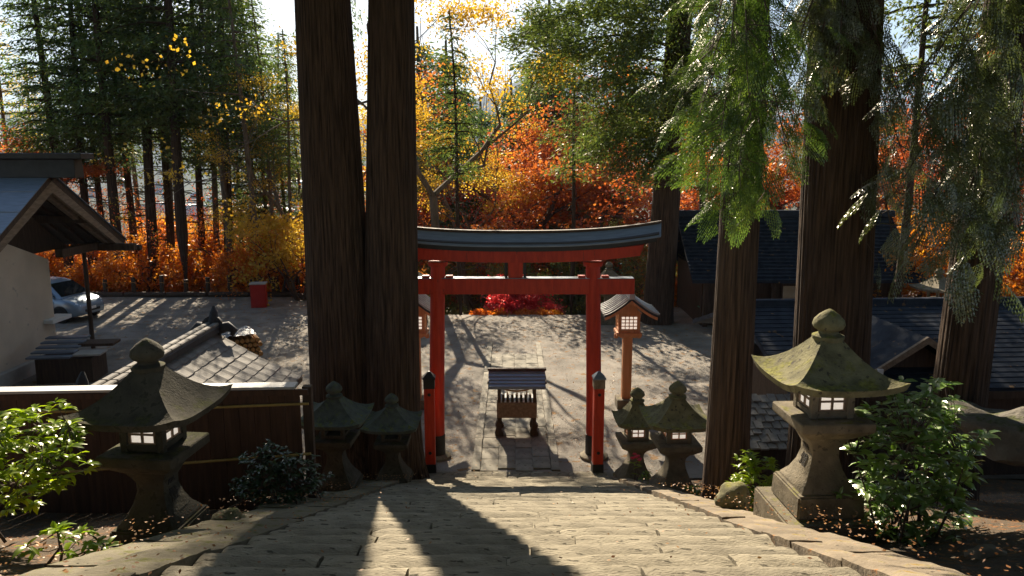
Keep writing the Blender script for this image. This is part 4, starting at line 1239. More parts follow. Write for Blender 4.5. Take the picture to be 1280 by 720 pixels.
MB().add([(0.50, -.54, 1.415), (0.50, .54, 1.415), (1.10, .66, .985), (1.10, -.66, .985)], [(0, 1, 2, 3)]).add([(0.515, -.54, 1.435), (0.515, .54, 1.435), (1.125, .66, .99), (1.125, -.66, .99)], [(0, 1, 2, 3)]).build('windscreen', M['glass'], car)
for s in (-1, 1):
    def sw(pts):
        mb = MB()
        a = [(x, s * (0.775 - (z - .92) * 0.26), z) for x, z in pts]
        b = [(x, s * (0.787 - (z - .92) * 0.26), z) for x, z in pts]
        n = len(a)
        return mb.add(a + b, [tuple(range(n)), tuple(range(n, 2 * n))] + [(i, (i + 1) % n, n + (i + 1) % n, n + i) for i in range(n)])
    sw([(-0.05, .97), (0.92, .97), (0.45, 1.36), (-0.05, 1.43)]).build('side_window', M['glass'], car)
    sw([(-0.98, .97), (-0.12, .97), (-0.12, 1.43), (-0.98, 1.43)]).build('side_window', M['glass'], car)
    sw([(-1.5, .99), (-1.06, .97), (-1.06, 1.41), (-1.38, 1.36)]).build('side_window', M['glass'], car)
    MB().tube([(1.42, s * .66, .72), (1.66, s * .60, .66), (1.78, s * .50, .60)], [0.09, 0.10, 0.07], 10).build('headlight', M['lampglass'], car, smooth=1)
    MB().box((0.78, s * 0.90, 1.0), (0.12, 0.16, 0.11)).build('wing_mirror', M['carpaint'], car, bevel=0.03, seg=2)
    MB().box((-0.20, s * 0.838, .80), (0.16, 0.025, 0.03)).build('door_handle', M['chrome'], car, bevel=0.006)
    MB().box((-0.08, s * 0.829, .60), (0.012, 0.012, 0.62)).box((0.88, s * 0.826, .56), (0.012, 0.012, 0.5)).build('door_gap', M['iron'], car)
    for x in (1.12, -1.15):
        MB().tube([(x, s * 0.70, .30), (x, s * 0.836, .30)], [0.345, 0.345], 24).build('wheel_arch', M['iron'], car)
        wheel(car, x, s * 0.765)
MB().box((1.84, 0, .42), (0.08, 0.74, 0.10)).build('grille', M['iron'], car, bevel=0.01)
MB().box((1.875, 0, .50), (0.02, 0.33, 0.10)).build('number_plate', M['white'], car, bevel=0.004)
for s in (-1, 1):
    MB().box((-1.79, s * .64, .80), (0.08, 0.14, 0.26)).build('tail_light', M['red'], car, bevel=0.02)

# ------------------------------------------------------------------ low edge posts and log kerb round the parking place
xsP = [-18.6, -17.3, -16.0, -14.9, -13.9, -12.9, -11.9, -10.9, -10.1, -9.4]
for i, x in enumerate(xsP):
    y = float(edge_y(x)) - 0.35
    t = thing('edge_post', (x, y, 0), 0, 'short dark wooden edge post at the parking place', 'post', 'short posts along the parking place edge')
    MB().tube([(0, 0, -0.1), (0, 0, 0.74 + 0.1 * (i % 3))], [0.10, 0.095], 10).build('post', M['darkwood'], t, smooth=0.7)
    MB().tube([(0, -0.02, 0.55), (0, 0.02, 0.60)], [0.115, 0.115], 10).build('band', M['rope'], t, smooth=0.7)
xa = -19.5
while xa < -6.5:
    xb = xa + 1.9
    p, q = Vector((xa, float(edge_y(xa)) - 0.6, 0.08)), Vector((xb - 0.06, float(edge_y(xb)) - 0.6, 0.08))
    tag(MB().tube([p, (p + q) / 2 + Vector((0, 0, .01)), q], [0.13, 0.135, 0.125], 10).build('kerb_log', M['darkwood'], smooth=0.8), 'dark log lying along the parking place edge', 'log', 'kerb logs along the parking place')
    xa = xb

# ------------------------------------------------------------------ rocks
def rock(name, loc, size, seed, m, label, group=None, sub=3):
    bm = bmesh.new()
    bmesh.ops.create_icosphere(bm, subdivisions=sub, radius=1.0)
    for v in bm.verts:
        d = v.co.normalized()
        k = 0.85 + 0.35 * noise.noise(d * 1.3 + Vector((seed, 0, 0))) + 0.10 * noise.noise(d * 4 + Vector((0, seed, 0)))
        v.co = Vector((d.x * size[0] * k, d.y * size[1] * k, max(-0.5, d.z) * size[2] * k))
    me = bpy.data.meshes.new(name); bm.to_mesh(me); bm.free()
    return tag(link_mesh(name, me, m, smooth=0.9, loc=loc), label, 'rock', group)
p = at_Y(1262, 535, 8.6); rock('boulder', (p.x + 0.2, 8.6, p.z - 0.12), (0.8, 0.6, 0.36), 3, M['rock'], 'large grey sunlit boulder at the right edge behind the bush')
p = at_Y(1200, 498, 9.6); rock('boulder', (p.x + .2, 9.6, p.z - 0.35), (0.8, 0.6, 0.3), 9, M['rock'], 'flat grey boulder at the leaning right trunk')
p = at_Y(940, 640, 7.9); rock('boulder', (2.45, 7.9, plane_z(7.9) + 0.12), (0.22, 0.22, 0.2), 5, M['mossy'], 'small yellow mossed stone before the large lantern')
p = at_Y(1240, 700, 5.5); rock('boulder', (p.x, 5.5, p.z), (0.22, 0.16, 0.12), 6, M['border'], 'small tan stone among fallen leaves at the lower right corner')
p = at_Y(300, 652, 6.6); rock('boulder', (p.x - .1, 6.6, p.z - 0.02), (0.20, 0.20, 0.16), 7, M['mossy'], 'dark block of stone beside the silhouetted lantern')
# ------------------------------------------------------------------ big near trunks
def near_tree(name, px0, py0, Y, px1, py1, w0, w1, H, seed, label, ridges=26, flare=0.45, amp=0.035, z0=None, group=None):
    b, tp = at_Y(px0, py0, Y), at_Y(px1, py1, Y)
    d = (tp - b) / (tp.z - b.z)
    g = float(gz(b.x, Y)) if z0 is None else z0
    b = b + d * (g - b.z)
    t = thing(name, b, 0, label, 'tree', group)
    me = big_trunk((0, 0, 0), tuple(tp - b), w0, w1, H, seed, ridges, amp, flare)
    link_mesh('trunk', me, M['bark'], t, smooth=1.3)
    t['lean'] = tuple(d)
    return t, b, d

tA, bA, dA = near_tree('cedar_tree', 436, 585, 14.0, 403, 0, 0.66, 0.47, 24, 1.0, 'left one of the giant twin cedars beside the torii', 40, 0.5, 0.06, z0=0.25)
tB, bB, dB = near_tree('cedar_tree', 489, 585, 13.9, 489, 0, 0.55, 0.395, 24, 2.3, 'right one of the giant twin cedars touching the torii lintel', 34, 0.45, 0.06, z0=0.25)
tC, bC, dC = near_tree('cypress_tree', 905, 620, 9.9, 929, 190, 0.29, 0.24, 20, 3.1, 'slim cypress trunk with bright drooping sprays between torii and large lantern', 24, 0.4, 0.05)
tD, bD, dD = near_tree('cypress_tree', 1036, 520, 11.2, 1058, 0, 0.56, 0.48, 22, 4.4, 'massive cypress trunk rising behind the large lantern', 36, 0.3, 0.05)
tE, bE, dE = near_tree('cypress_tree', 1194, 530, 10.3, 1262, 0, 0.36, 0.28, 20, 5.2, 'leaning cypress trunk behind the green bush at right', 26, 0.3, 0.05)
tF, bF, dF = near_tree('cedar_tree', 822, 398, 28.6, 851, 0, 0.56, 0.42, 26, 6.6, 'dark leaning cedar beside the far hall behind the torii right end', 30, 0.3, 0.05)

def axis_at(b, d, z):                       # point on trunk axis at world height z
    return np.array(b + d * (z - b.z))

# giant cedars: crowns far above the frame
for t, b, d, sd_ in ((tA, bA, dA, 31), (tB, bB, dB, 32)):
    mb = MB(); C, D = [], []
    r_ = np.random.default_rng(sd_)
    for z in np.arange(13, 24.5, 0.7):
        a = np.array(d) * z
        for k in range(5):
            th = r_.uniform(0, 2 * PI); L = (25.5 - z) / 12 * 4.2 * r_.uniform(.7, 1.1) + .4
            dr = np.array([math.cos(th), math.sin(th), 0])
            mb.tube([tuple(a), tuple(a + dr * L * .6), tuple(a + dr * L + np.array([0, 0, -.3 * L]))], [.07, .04, .01], 4, cap=False)
            for tt in np.arange(.3, 1.05, .13):
                C.append(a + dr * L * tt + np.array([0, 0, -.3 * L * tt * tt]) + r_.normal(size=3) * .2); D.append(dr)
    mb.build('limbs', M['bark'], t, fixn=False)
    leaf_object('crown', scatter(np.array(C), np.array(D), 14, (.35, .35, .18), .34, .28, .7, .5, .4), M['L_cedar'], t)

def spray_crown(t, b, specs, leafm, seed, nf=30, fl=(0.28, 0.55), high=None, Hc=(8.6, 19)):
    """specs: (pixel a, pixel b, Y plane a, Y plane b) branches hung with fronds; plus a rough crown above the frame"""
    rr = np.random.default_rng(seed)
    mb = MB(); F = []
    for (xa, ya, Ya, xb, yb, Yb, k) in specs:
        a = np.array(at_Y(xa, ya, Ya)) - np.array(b); c = np.array(at_Y(xb, yb, Yb)) - np.array(b)
        hanging_branch(mb, F, a, c, nf=int(nf * k), fl=fl, rr=rr)
    ax = Vector(t['lean'])
    C, D = [], []
    for z in np.arange(Hc[0], Hc[1], 0.6):                      # the crown goes on above the frame
        a = np.array(ax) * z
        for k in range(6):
            th = rr.uniform(0, 2 * PI); L = 4.6 * min(1, (Hc[1] + 1.5 - z) / 6) * rr.uniform(.6, 1.1)
            dr = np.array([math.cos(th), math.sin(th), 0])
            mb.tube([tuple(a), tuple(a + dr * L * .6), tuple(a + dr * L + np.array([0, 0, -.25 * L]))], [.06, .035, .01], 4, cap=False)
            for tt in np.arange(.25, 1.05, .12):
                C.append(a + dr * L * tt + np.array([0, 0, -.25 * L * tt * tt]) + rr.normal(size=3) * .2); D.append(dr)
    hi = scatter(np.array(C), np.array(D), 20, (.38, .38, .16), .34, .4, .8, .5, .4)
    mb.build('limbs', M['twig'], t, smooth=1, fixn=False)
    leaf_object('crown', np.concatenate([fronds(F), hi]), M[leafm], t)

# C: bright sprays round the slim trunk
spray_crown(tC, bC, Hc=(11, 19), specs=[
    (925, 20, 9.9, 880, 95, 7.6, 1.0), (925, 60, 9.9, 868, 140, 7.8, .9), (930, 90, 9.9, 885, 195, 7.7, 1.0), (930, 110, 9.9, 905, 235, 7.5, 1.0),
    (930, 60, 9.9, 985, 160, 7.5, 1.0), (930, 100, 9.9, 962, 225, 7.4, .8), (930, 20, 9.9, 960, 110, 7.3, 1.2), (925, -40, 9.9, 890, 40, 7.6, 1.1),
    (925, -60, 9.9, 970, 50, 7.5, 1.1), (930, 90, 9.9, 925, 200, 7.3, .8), (930, 30, 9.9, 902, 140, 7.2, 1.1), (930, 0, 9.9, 940, 120, 7.2, 1.1), (930, 130, 9.9, 940, 240, 7.8, .4), (925, -80, 9.9, 915, 30, 7.4, 1.1), (925, -30, 9.9, 935, 60, 7.3, 1.1)],
    leafm='L_hinoki', seed=41, nf=26, fl=(0.22, 0.42))
# D: darker sprays on the massive trunk
spray_crown(tD, bD, Hc=(12.5, 20), specs=[
    (1050, -60, 11.2, 990, 60, 10.2, 1.2), (1050, -30, 11.2, 1010, 110, 10.1, 1.1), (1055, 0, 11.2, 965, 130, 10.0, 1.1), (1055, 10, 11.2, 990, 150, 10.3, .7),
    (1060, -40, 11.2, 1105, 60, 10.2, 1.2), (1060, 0, 11.2, 1130, 110, 10.2, 1.2), (1055, -50, 11.2, 1050, 60, 10.1, .9), (1065, 60, 11.2, 1135, 190, 10.3, .7),
    (1065, 120, 11.2, 1120, 290, 10.4, .8), (1065, 160, 11.2, 1085, 285, 10.3, .35)],
    leafm='L_hinoki2', seed=42, nf=17, fl=(0.32, 0.62))
# E: grey glinting sprays at right
spray_crown(tE, bE, Hc=(11.5, 20), specs=[
    (1258, -20, 10.3, 1165, 60, 9.2, 1.2), (1258, 20, 10.3, 1150, 130, 9.2, 1.3), (1250, 60, 10.3, 1170, 190, 9.0, 1.2), (1245, 100, 10.3, 1120, 220, 9.3, 1.2), (1240, 140, 10.3, 1150, 270, 9.1, 1.2),
    (1240, 120, 10.3, 1215, 250, 9.0, 1.1), (1250, 60, 10.3, 1275, 190, 9.1, 1.0), (1235, 180, 10.3, 1190, 310, 9.1, .9), (1235, 190, 10.3, 1240, 330, 9.2, .8), (1258, -60, 10.3, 1290, 70, 9.3, 1.0),
    (1258, -40, 10.3, 1200, 40, 9.2, 1.0), (1230, 190, 10.3, 1130, 320, 9.5, .9), (1240, 130, 10.3, 1275, 260, 9.3, .9)],
    leafm='L_hinoki2', seed=43, nf=19, fl=(0.32, 0.62))
# F: clumped dark conifer boughs over the torii's right half
rr = np.random.default_rng(44)
mb = MB(); C, D = [], []
for (xa, ya, xb, yb, Yb) in [(846, 60, 690, 60, 27), (846, 100, 720, 110, 26.5), (840, 150, 740, 150, 26.5), (838, 170, 770, 205, 26.8), (846, 20, 670, 20, 27.5), (846, 60, 900, 90, 27), (840, 120, 905, 160, 27),
                         (846, -30, 740, -20, 26), (838, 190, 800, 225, 26.5), (846, 40, 770, 70, 25.5), (842, 110, 790, 130, 25.5), (846, 0, 800, 20, 25.5), (846, -60, 660, -40, 28), (840, 160, 730, 185, 28), (846, 80, 665, 85, 29), (846, -30, 900, 20, 27), (842, 140, 760, 170, 29.5), (846, 30, 640, 45, 29), (846, 90, 880, 130, 26)]:
    a, c = np.array(at_Y(xa, ya, 28.6)) - np.array(bF), np.array(at_Y(xb, yb, Yb)) - np.array(bF)
    L = np.linalg.norm(c - a)
    ps = [a + (c - a) * t + np.array([0, 0, 0.09 * L * math.sin(PI * t)]) for t in (0, .25, .5, .75, 1)]
    mb.tube([tuple(p) for p in ps], [.07, .055, .04, .03, .012], 5, cap=False)
    for t in np.arange(.22, 1.04, .28 / L):
        p = a + (c - a) * min(t, 1) + np.array([0, 0, 0.09 * L * math.sin(PI * min(t, 1))])
        for k in range(4):
            C.append(p + rr.normal(size=3) * np.array([.33, .4, .26]) + np.array([0, 0, -.18])); D.append(unit((c - a) * .4 + rr.normal(size=3) * np.array([.6, .6, .4])))
for z in np.arange(15, 26, .6):
    for k in range(5):
        th = rr.uniform(0, 2 * PI); L = (27 - z) / 12 * 4.0 * rr.uniform(.6, 1.1) + .3
        dr = np.array([math.cos(th), math.sin(th), 0]); a = np.array(dF) * z
        for tt in np.arange(.25, 1.05, .14):
            C.append(a + dr * L * tt + rr.normal(size=3) * .2 + np.array([0, 0, -.25 * L * tt * tt])); D.append(dr)
mb.build('limbs', M['bark'], tF, fixn=False)
leaf_object('crown', scatter(np.array(C), np.array(D), 44, (.28, .28, .17), .21, .24, .8, .5, .3, .1), M['L_cedar'], tF)

# ------------------------------------------------------------------ trees behind the terrace
PR = {}
PR['cedar1'] = conifer_proto(27, 9.6, 3.6, 1, nb=6, K=20, clump=0.32, ln=0.26, dead=24)
PR['cedar2'] = conifer_proto(25, 9.0, 3.1, 2, lean=0.03, nb=6, K=20, clump=0.32, ln=0.26, dead=24)
PR['cedar3'] = conifer_proto(24, 8.0, 2.5, 23, lean=-0.02, nb=5, K=17, clump=0.30, ln=0.26, dead=30, r0=0.2, leaf='L_pine')
PR['sky_blocker'] = conifer_proto(27, 9.5, 5.6, 21, nb=7, K=26, clump=0.55, ln=0.46, wd=0.5)  # for unseen cedars added behind and beside the camera to hold back skylight
PR['fir'] = conifer_proto(19, 2.0, 4.2, 3, step=0.62, nb=7, K=24, leaf='L_pine', ln=0.32, droop=0.25)
PR['pole'] = conifer_proto(21, 10.5, 2.2, 4, nb=4, K=18, r0=0.17, lean=0.05, dead=14)
PR['maple'] = broadleaf_proto(12, 5, depth=5, L0=3.3, r0=0.22, trunk_h=5.0, spread=0.8, up=0.06, K=30, sig=(.5, .5, .12), ln=0.14, wd=0.75, leaf='L_maple', flat=0.7, kids=(2, 3), bend=0.22)
PR['maple_orange'] = broadleaf_proto(5.2, 6, depth=4, L0=1.7, r0=0.10, spread=0.9, up=-0.03, K=15, sig=(.28, .28, .09), ln=0.135, wd=0.75, leaf='L_orange', flat=0.7, kids=(2, 4), stems=3)
PR['yellow'] = broadleaf_proto(14, 7, depth=5, L0=3.6, r0=0.17, spread=0.6, up=0.12, K=22, sig=(.32, .32, .17), ln=0.10, wd=0.75, leaf='L_yellow', flat=0.4, kids=(2, 4), keep=0.46, trunk_h=5.0)
PR['yellow_bush'] = broadleaf_proto(4.5, 17, depth=4, L0=1.5, r0=0.07, spread=0.7, up=0.1, K=12, sig=(.24, .24, .16), ln=0.13, wd=0.75, leaf='L_yellow', flat=0.4, kids=(2, 3), keep=0.7, stems=3)
PR['crimson'] = broadleaf_proto(3.4, 8, depth=4, L0=1.1, r0=0.06, spread=0.9, up=0, K=16, sig=(.20, .20, .08), ln=0.13, wd=0.8, leaf='L_crimson', flat=0.65, kids=(2, 4), stems=2)
PR['olive'] = broadleaf_proto(9, 9, depth=5, L0=2.6, r0=0.16, spread=0.75, up=0.08, K=12, sig=(.34, .34, .22), ln=0.17, wd=0.6, leaf='L_olive', flat=0.4, kids=(2, 4))
PR['bare'] = broadleaf_proto(12, 10, depth=6, L0=3.0, r0=0.15, spread=0.6, up=0.2, K=2, sig=(.12, .12, .12), ln=0.12, wd=0.6, leaf='L_maple', flat=0.3, kids=(2, 3), keep=0.6, trunk_h=2.5)
PR['larch'] = conifer_proto(20, 3, 2.6, 11, step=0.6, nb=6, K=9, clump=0.18, ln=0.14, wd=0.4, leaf='L_yellow', r0=0.16, droop=0.05, power=0.9)

BASE = {}
def plant(kind, name, px, Y, scale=1.0, rz=0.0, label=None, group=None, bark='bark2', x=None, cat='tree', dz=0.0):
    X = x if x is not None else at_Y(px, 300, Y).x
    z = float(gz(X, Y)) + dz
    key = (kind, name, bark)
    if key not in BASE:
        t = make_tree(name, PR[kind], bark, label, cat, group, (X, Y, z), rz, scale)
        BASE[key] = t
    else:
        t = copy_tree(BASE[key])
        t.location = (X, Y, z); t.rotation_euler = (0, 0, rz); t.scale = (scale,) * 3
        t['label'] = label
        if group: t['group'] = group
        elif 'group' in t: del t['group']
    return t

G1 = 'tall cedars beyond the parking place'
lab = 'tall straight cedar with dark green crown beyond the parking place'
for px, Y, kind, s, rz in ((146, 36.5, 'cedar1', .86, 0.3), (190, 37.5, 'cedar2', .95, 1.4), (229, 36.2, 'cedar1', .92, 2.2), (252, 40, 'cedar3', 1.0, 4.0), (112, 37.5, 'cedar3', 1.0, 5.3), (285, 37.5, 'cedar2', .84, 0.9), (212, 38.5, 'cedar3', 1.0, 2.7), (84, 37, 'cedar2', .8, 3.7),
                           (168, 39, 'cedar3', 1.0, 0.8), (128, 39, 'cedar3', .9, 2.1), (318, 38.5, 'cedar3', .72, 4.9), (336, 40, 'cedar3', .64, 0.2), (358, 42, 'cedar3', .66, 1.9), (300, 41, 'cedar3', .7, 3.3), (-160, 34, 'cedar2', 1.1, 1.0)):
    plant(kind, 'cedar_tree', px, Y, s, rz, lab, G1, 'bark')
for i, (x, y) in enumerate(((-17, -13), (-8, -15), (1, -16), (9, -14), (17, -12), (-13, -5), (14, -5), (-18, 5), (16, 4), (-17, 11), (18, 12), (25, 22), (-5, -22), (6, -23), (-22, 3), (22, 0), (7.5, 1.5), (-7.5, 1.5), (6.5, -6), (-6, -6), (10.5, 8), (-11, 6.5), (0.5, -9))):
    plant('sky_blocker', 'cedar_tree', 0, y, 0.95 + 0.07 * (i % 4), i * 1.3, 'unseen tall cedar added around the stairs to block skylight', 'unseen cedars added to block skylight', 'bark', x=x)
for px, Y, rz, sx, sz in ((407, 38, 0.4, .62, 1.32), (432, 39, 2.0, .6, 1.3)):
    t = plant('pole', 'cedar_tree', px, Y, 1.0, rz, 'very tall narrow cedar directly behind the twin cedars', 'narrow cedars behind the twin cedars', 'bark2')
    t.scale = (sx, sx, sz)
G2 = 'slim bare trunked cedars beyond the parking place'
for px, Y, s, rz in ((322, 35.2, 0.8, 3.3), (287, 37, 0.95, 2.9), (268, 40, 1.0, 1.0), (345, 38, .72, 4.2), (212, 39, 1.05, 0.4), (365, 36, 0.6, 5.0), (175, 44, 1.0, 2.0), (384, 42, .7, 3.6)):
    plant('pole', 'cedar_tree', px, Y, s, rz, 'slim bare trunk with a thin high crown beyond the parking place', G2, 'bark2')
G3 = 'orange maples along the parking place edge'
for px, Y, s, rz in ((95, 37.5, 1.0, 0.2), (135, 38.5, 1.05, 1.2), (170, 37.0, .95, 2.5), (205, 39, 1.0, 3.6), (250, 38, .95, 4.5), (290, 40, 1.0, 5.2), (330, 37, .95, 0.8), (365, 35.5, 1.0, 1.9), (115, 41, 1.6, 4.0), (160, 43, 1.7, 0.9), (225, 42, 1.6, 3.0), (265, 43, 1.7, 5.9), (310, 42, 1.55, 2.1), (60, 39, 1.0, 5.0), (385, 39, 1.0, 4.4)):
    plant('maple_orange', 'maple_tree', px, Y, s, rz, 'low orange leaved maple glowing at the parking place edge', G3, 'twig')
G3b = 'yellow bushes at the terrace edge'
for px, Y, s, rz in ((345, 34.5, 1.0, .5), (372, 33.2, 1.0, 2.0), (358, 37, 1.2, 3.3), (300, 38, 1.0, 4.4), (180, 40, 1.0, 5.1)):
    plant('yellow_bush', 'yellow_bush', px, Y, s, rz, 'loose yellow leaved bush between the trunks and the twin cedars', G3b, 'twig', cat='bush')
# yellow trees
plant('yellow', 'yellow_tree', 548, 31.5, 1.12, 0.6, 'sparse yellow leaved tree just right of the twin cedars', None, 'bark2')
plant('yellow', 'yellow_tree', 368, 37, 0.85, 0.7, 'yellow leaved tree just left of the twin cedars')
plant('yellow', 'yellow_tree', 452, 46, 1.1, 4.0, 'yellow leaved tree seen between the twin cedars')
for px, Y, s, rz, l in ((118, 47, .6, .3, 'sparse yellow tree low between the leftmost cedar trunks'), (200, 46, .62, 1.7, 'sparse yellow tree behind the middle of the parking place'), (262, 45, .6, 3.9, 'sparse yellow tree left of the red cabinet'), (312, 47, .65, 5.0, 'sparse yellow tree behind the red cabinet')):
    plant('yellow', 'yellow_tree', px, Y, s, rz, l)
plant('yellow', 'yellow_tree', 590, 38, 0.95, 5.2, 'thin yellow tree with arching limbs behind the torii')
plant('larch', 'larch_tree', 20, 44, 1.0, 0.3, 'pale golden larch at the upper left corner', None, 'twig')
plant('larch', 'larch_tree', 55, 52, 1.0, 1.3, 'second golden larch behind the first at upper left')
plant('bare', 'bare_tree', 40, 38, 0.85, 0.3, 'bare reddish branched tree above the plastered hall', None, 'twig')
plant('bare', 'bare_tree', 95, 40, 0.9, 2.3, 'bare tree with fine grey twigs right of the hall ridge')
plant('bare', 'bare_tree', 300, 46, 1.0, 4.3, 'bare tree with dark forked trunk among the cedars')
plant('bare', 'bare_tree', 360, 48, 1.0, 1.7, 'bare tree with many crooked limbs left of the twin cedars')
plant('bare', 'bare_tree', 620, 44, 1.0, 3.1, 'bare grey tree mingling with yellow leaves behind the torii')
G8 = 'bare twiggy trees among the trunks'
for px, Y, s, rz in ((130, 39, .8, .7), (170, 41, .85, 1.9), (210, 40, .8, 3.1), (245, 43, .9, 4.0), (275, 39, .8, 5.0), (318, 42, .9, .2), (395, 44, .9, 2.6), (540, 36, .8, 1.2), (600, 40, .8, 4.4), (75, 41, .85, 5.5)):
    plant('bare', 'bare_tree', px, Y, s, rz, 'twiggy almost bare tree with a few red leaves among the trunks', G8, 'twig')
for px, Y, s, rz in ((150, 50, .7, .7), (280, 51, .7, 3.1), (335, 50, .7, 5.0), (40, 45, .8, .2)):
    plant('maple', 'maple_tree', px, Y, s, rz, 'thin orange maple among the trunks beyond the parking place', 'thin orange maples among the cedars', 'twig')
# red maples behind the torii
G4 = 'red maples beyond the terrace'
for px, Y, s, rz, l in ((650, 42, 1.35, 0.4, 'orange red maple with layered boughs above the torii lintel centre'), (735, 40, 1.25, 2.0, 'deep red maple above the torii lintel right of centre'), (805, 45, 1.15, 3.4, 'red maple behind the dark far cedar'),
                     (585, 47, 1.25, 4.6, 'orange red maple low above the torii left half'), (900, 41, 1.0, 1.1, 'red maple over the dark hall roof'), (985, 40, 1.0, 5.2, 'red maple between the slim and massive cypress trunks'), (1090, 40, 1.0, 2.9, 'orange maple behind the massive cypress trunk'),
                     (1180, 38, .95, 0.7, 'orange maple behind the glinting cypress sprays'), (1275, 36, 0.95, 3.9, 'orange maple at the right edge of the picture'), (15, 36, 0.8, 1.9, 'crimson maple above the plastered hall roof'), (690, 52, 1.3, 5.6, 'far red maple seen over the others')):
    plant('maple', 'maple_tree', px, Y, s, rz, l, G4, 'twig')
G5 = 'low orange maples behind the right buildings'
for px, Y, s, rz in ((1100, 30, 1.0, 0.4), (1150, 29.5, 1.0, 2.0), (1195, 31, 1.05, 3.2), (1260, 29, .95, 4.6), (1060, 36, 1.1, 1.2), (1130, 34, 1.1, 5.5), (845, 35, .9, 2.2), (1010, 37, 1.1, 3.0)):
    plant('maple_orange', 'maple_tree', px, Y, s, rz, 'low golden orange maple behind the right hand buildings', G5, 'twig')
plant('crimson', 'maple_tree', 648, 31.2, 0.75, 0.4, 'small crimson maple seen under the torii tie beam, left of its twin', None, 'twig')
plant('crimson', 'maple_tree', 676, 31.6, 0.58, 2.4, 'small crimson maple under the torii tie beam, right of its twin')
# greens
G6 = 'green conifers on the slope behind the torii'
for px, Y, s, rz in ((660, 60, 1.35, 0.2), (715, 66, 1.4, 1.4), (605, 68, 1.45, 2.4), (770, 58, 1.35, 3.1), (560, 75, 1.4, 4.2), (690, 80, 1.6, 5.0), (870, 56, 1.0, 0.9), (940, 60, 1.0, 2.6), (1020, 55, 1.0, 4.4), (1110, 58, 1.05, 1.8), (1200, 54, 1.0, 3.7), (1290, 50, 1.0, 5.3), (440, 70, 1.2, 0.5), (632, 92, 1.7, 1.5), (530, 55, 1.35, 0.7), (562, 53, 1.25, 3.0), (690, 50, 1.3, 1.3), (640, 56, 1.2, 2.9), (680, 54, 1.2, 3.8), (575, 60, 1.25, 5.1), (700, 62, 1.35, 1.1), (655, 70, 1.45, 4.6), (530, 64, 1.3, 2.2), (740, 95, 1.8, 2.5)):
    plant('fir', 'fir_tree', px, Y, s, rz, 'mid green conifer on the slope beyond the terrace', G6, 'bark2')
G7 = 'olive leaved trees on the slope'
for px, Y, s, rz in ((620, 37, .62, 0.3), (560, 42, .8, 1.0), (700, 36, .5, 2.2), (230, 52, .7, 3.3), (130, 54, .8, 4.4), (330, 58, .8, 5.5), (500, 50, .9, 1.9), (870, 38, .7, .4), (1160, 44, 1.0, 2.8), (790, 34, .55, 4.9), (70, 60, 1.1, 2.2), (400, 60, 1.0, 3.0)):
    plant('olive', 'olive_tree', px, Y, s, rz, 'olive green tree partly turned yellow on the slope', G7, 'bark2')
# dark conifers standing behind the right-hand sprays
for px, Y, s, rz, l in ((1127, 26, 0.85, 0.6, 'black cedar trunk between the massive and leaning cypresses'), (1225, 27, .9, 2.0, 'dark cedar behind the leaning cypress'), (880, 33, .9, 3.0, 'dark cedar behind the far hall ridge'), (715, 31.5, .6, 1.2, 'small dark cedar seen through the torii right opening'), (575, 29.0, .55, 4.2, 'small dark cedar trunk seen through the torii left opening')):
    plant('pole', 'dark_cedar', px, Y, s, rz, l, None, 'bark')

# clipped orange shrubs at the far end of the path
rr = np.random.default_rng(77)
k = 0
for px in (598, 612, 626, 640, 655, 668, 682, 696):
    p = at_z(px, 401 - 4 * math.sin((px - 598) / 98 * PI) * 0, 0.0)
    X, Y = p.x, 30.2 + 0.3 * (k % 2)
    n = 260
    d = unit(rr.normal(size=(n, 3))); d[:, 2] = np.abs(d[:, 2])
    c = d * np.array([.46, .40, .46]) * rr.uniform(.75, 1.05, (n, 1))
    q = scatter(c, d, 5, (.05, .05, .05), .10, .6, .5, .7, .3)
    t = thing('clipped_shrub', (X, Y, float(gz(X, Y)) - 0.05), 0, 'rounded orange shrub at the far end of the path', 'shrub', 'clipped shrubs at the far end of the path')
    leaf_object('foliage', q, M['L_orange'], t)
    st = MB()
    for j in range(5): st.tube([(rr.normal() * .05, rr.normal() * .05, -0.1), tuple(c[j] * .8)], [.015, .006], 4, cap=False)
    st.build('stem', M['twig'], t)
    k += 1

# ------------------------------------------------------------------ near shrubs
leafy_shrub('laurel_bush', (3.60, 6.5, 2.60), (1.42, 1.3, 1.86), 'L_laurel', 400, 7, 0.125, 0.05, 3, 'big glossy green laurel bush right of the large stone lantern', nparts=280, stems=16)
p = at_Y(975, 600, 8.6)
leafy_shrub('laurel_bush', (2.98, 8.7, float(gz(2.98, 8.7))), (0.75, 0.6, 0.85), 'L_bright', 110, 7, 0.11, 0.042, 5, 'small yellow green laurel between the slim cypress and large lantern', nparts=150, stems=8, base_r=0.12)
p = at_Y(40, 580, 5.6)
leafy_shrub('bright_shrub', (-4.42, 5.9, 3.28), (1.65, 1.1, 1.1), 'L_bright', 260, 7, 0.115, 0.045, 8, 'bright sunlit yellow green shrub at the left edge before the fence', nparts=280, stems=9, lean=(0.5, 0))
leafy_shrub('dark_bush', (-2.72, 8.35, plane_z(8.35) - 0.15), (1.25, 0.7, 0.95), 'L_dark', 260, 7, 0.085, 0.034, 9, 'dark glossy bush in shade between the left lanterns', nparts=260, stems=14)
p = at_Y(90, 700, 5.0)
leafy_shrub('ground_plant', (p.x - 0.05, 5.0, p.z - 0.03), (0.75, 0.4, 0.30), 'L_bright', 16, 6, 0.12, 0.045, 12, 'low sprig of glinting leaves at the lower left on the stair border', nparts=96, stems=6, base_r=0.15)
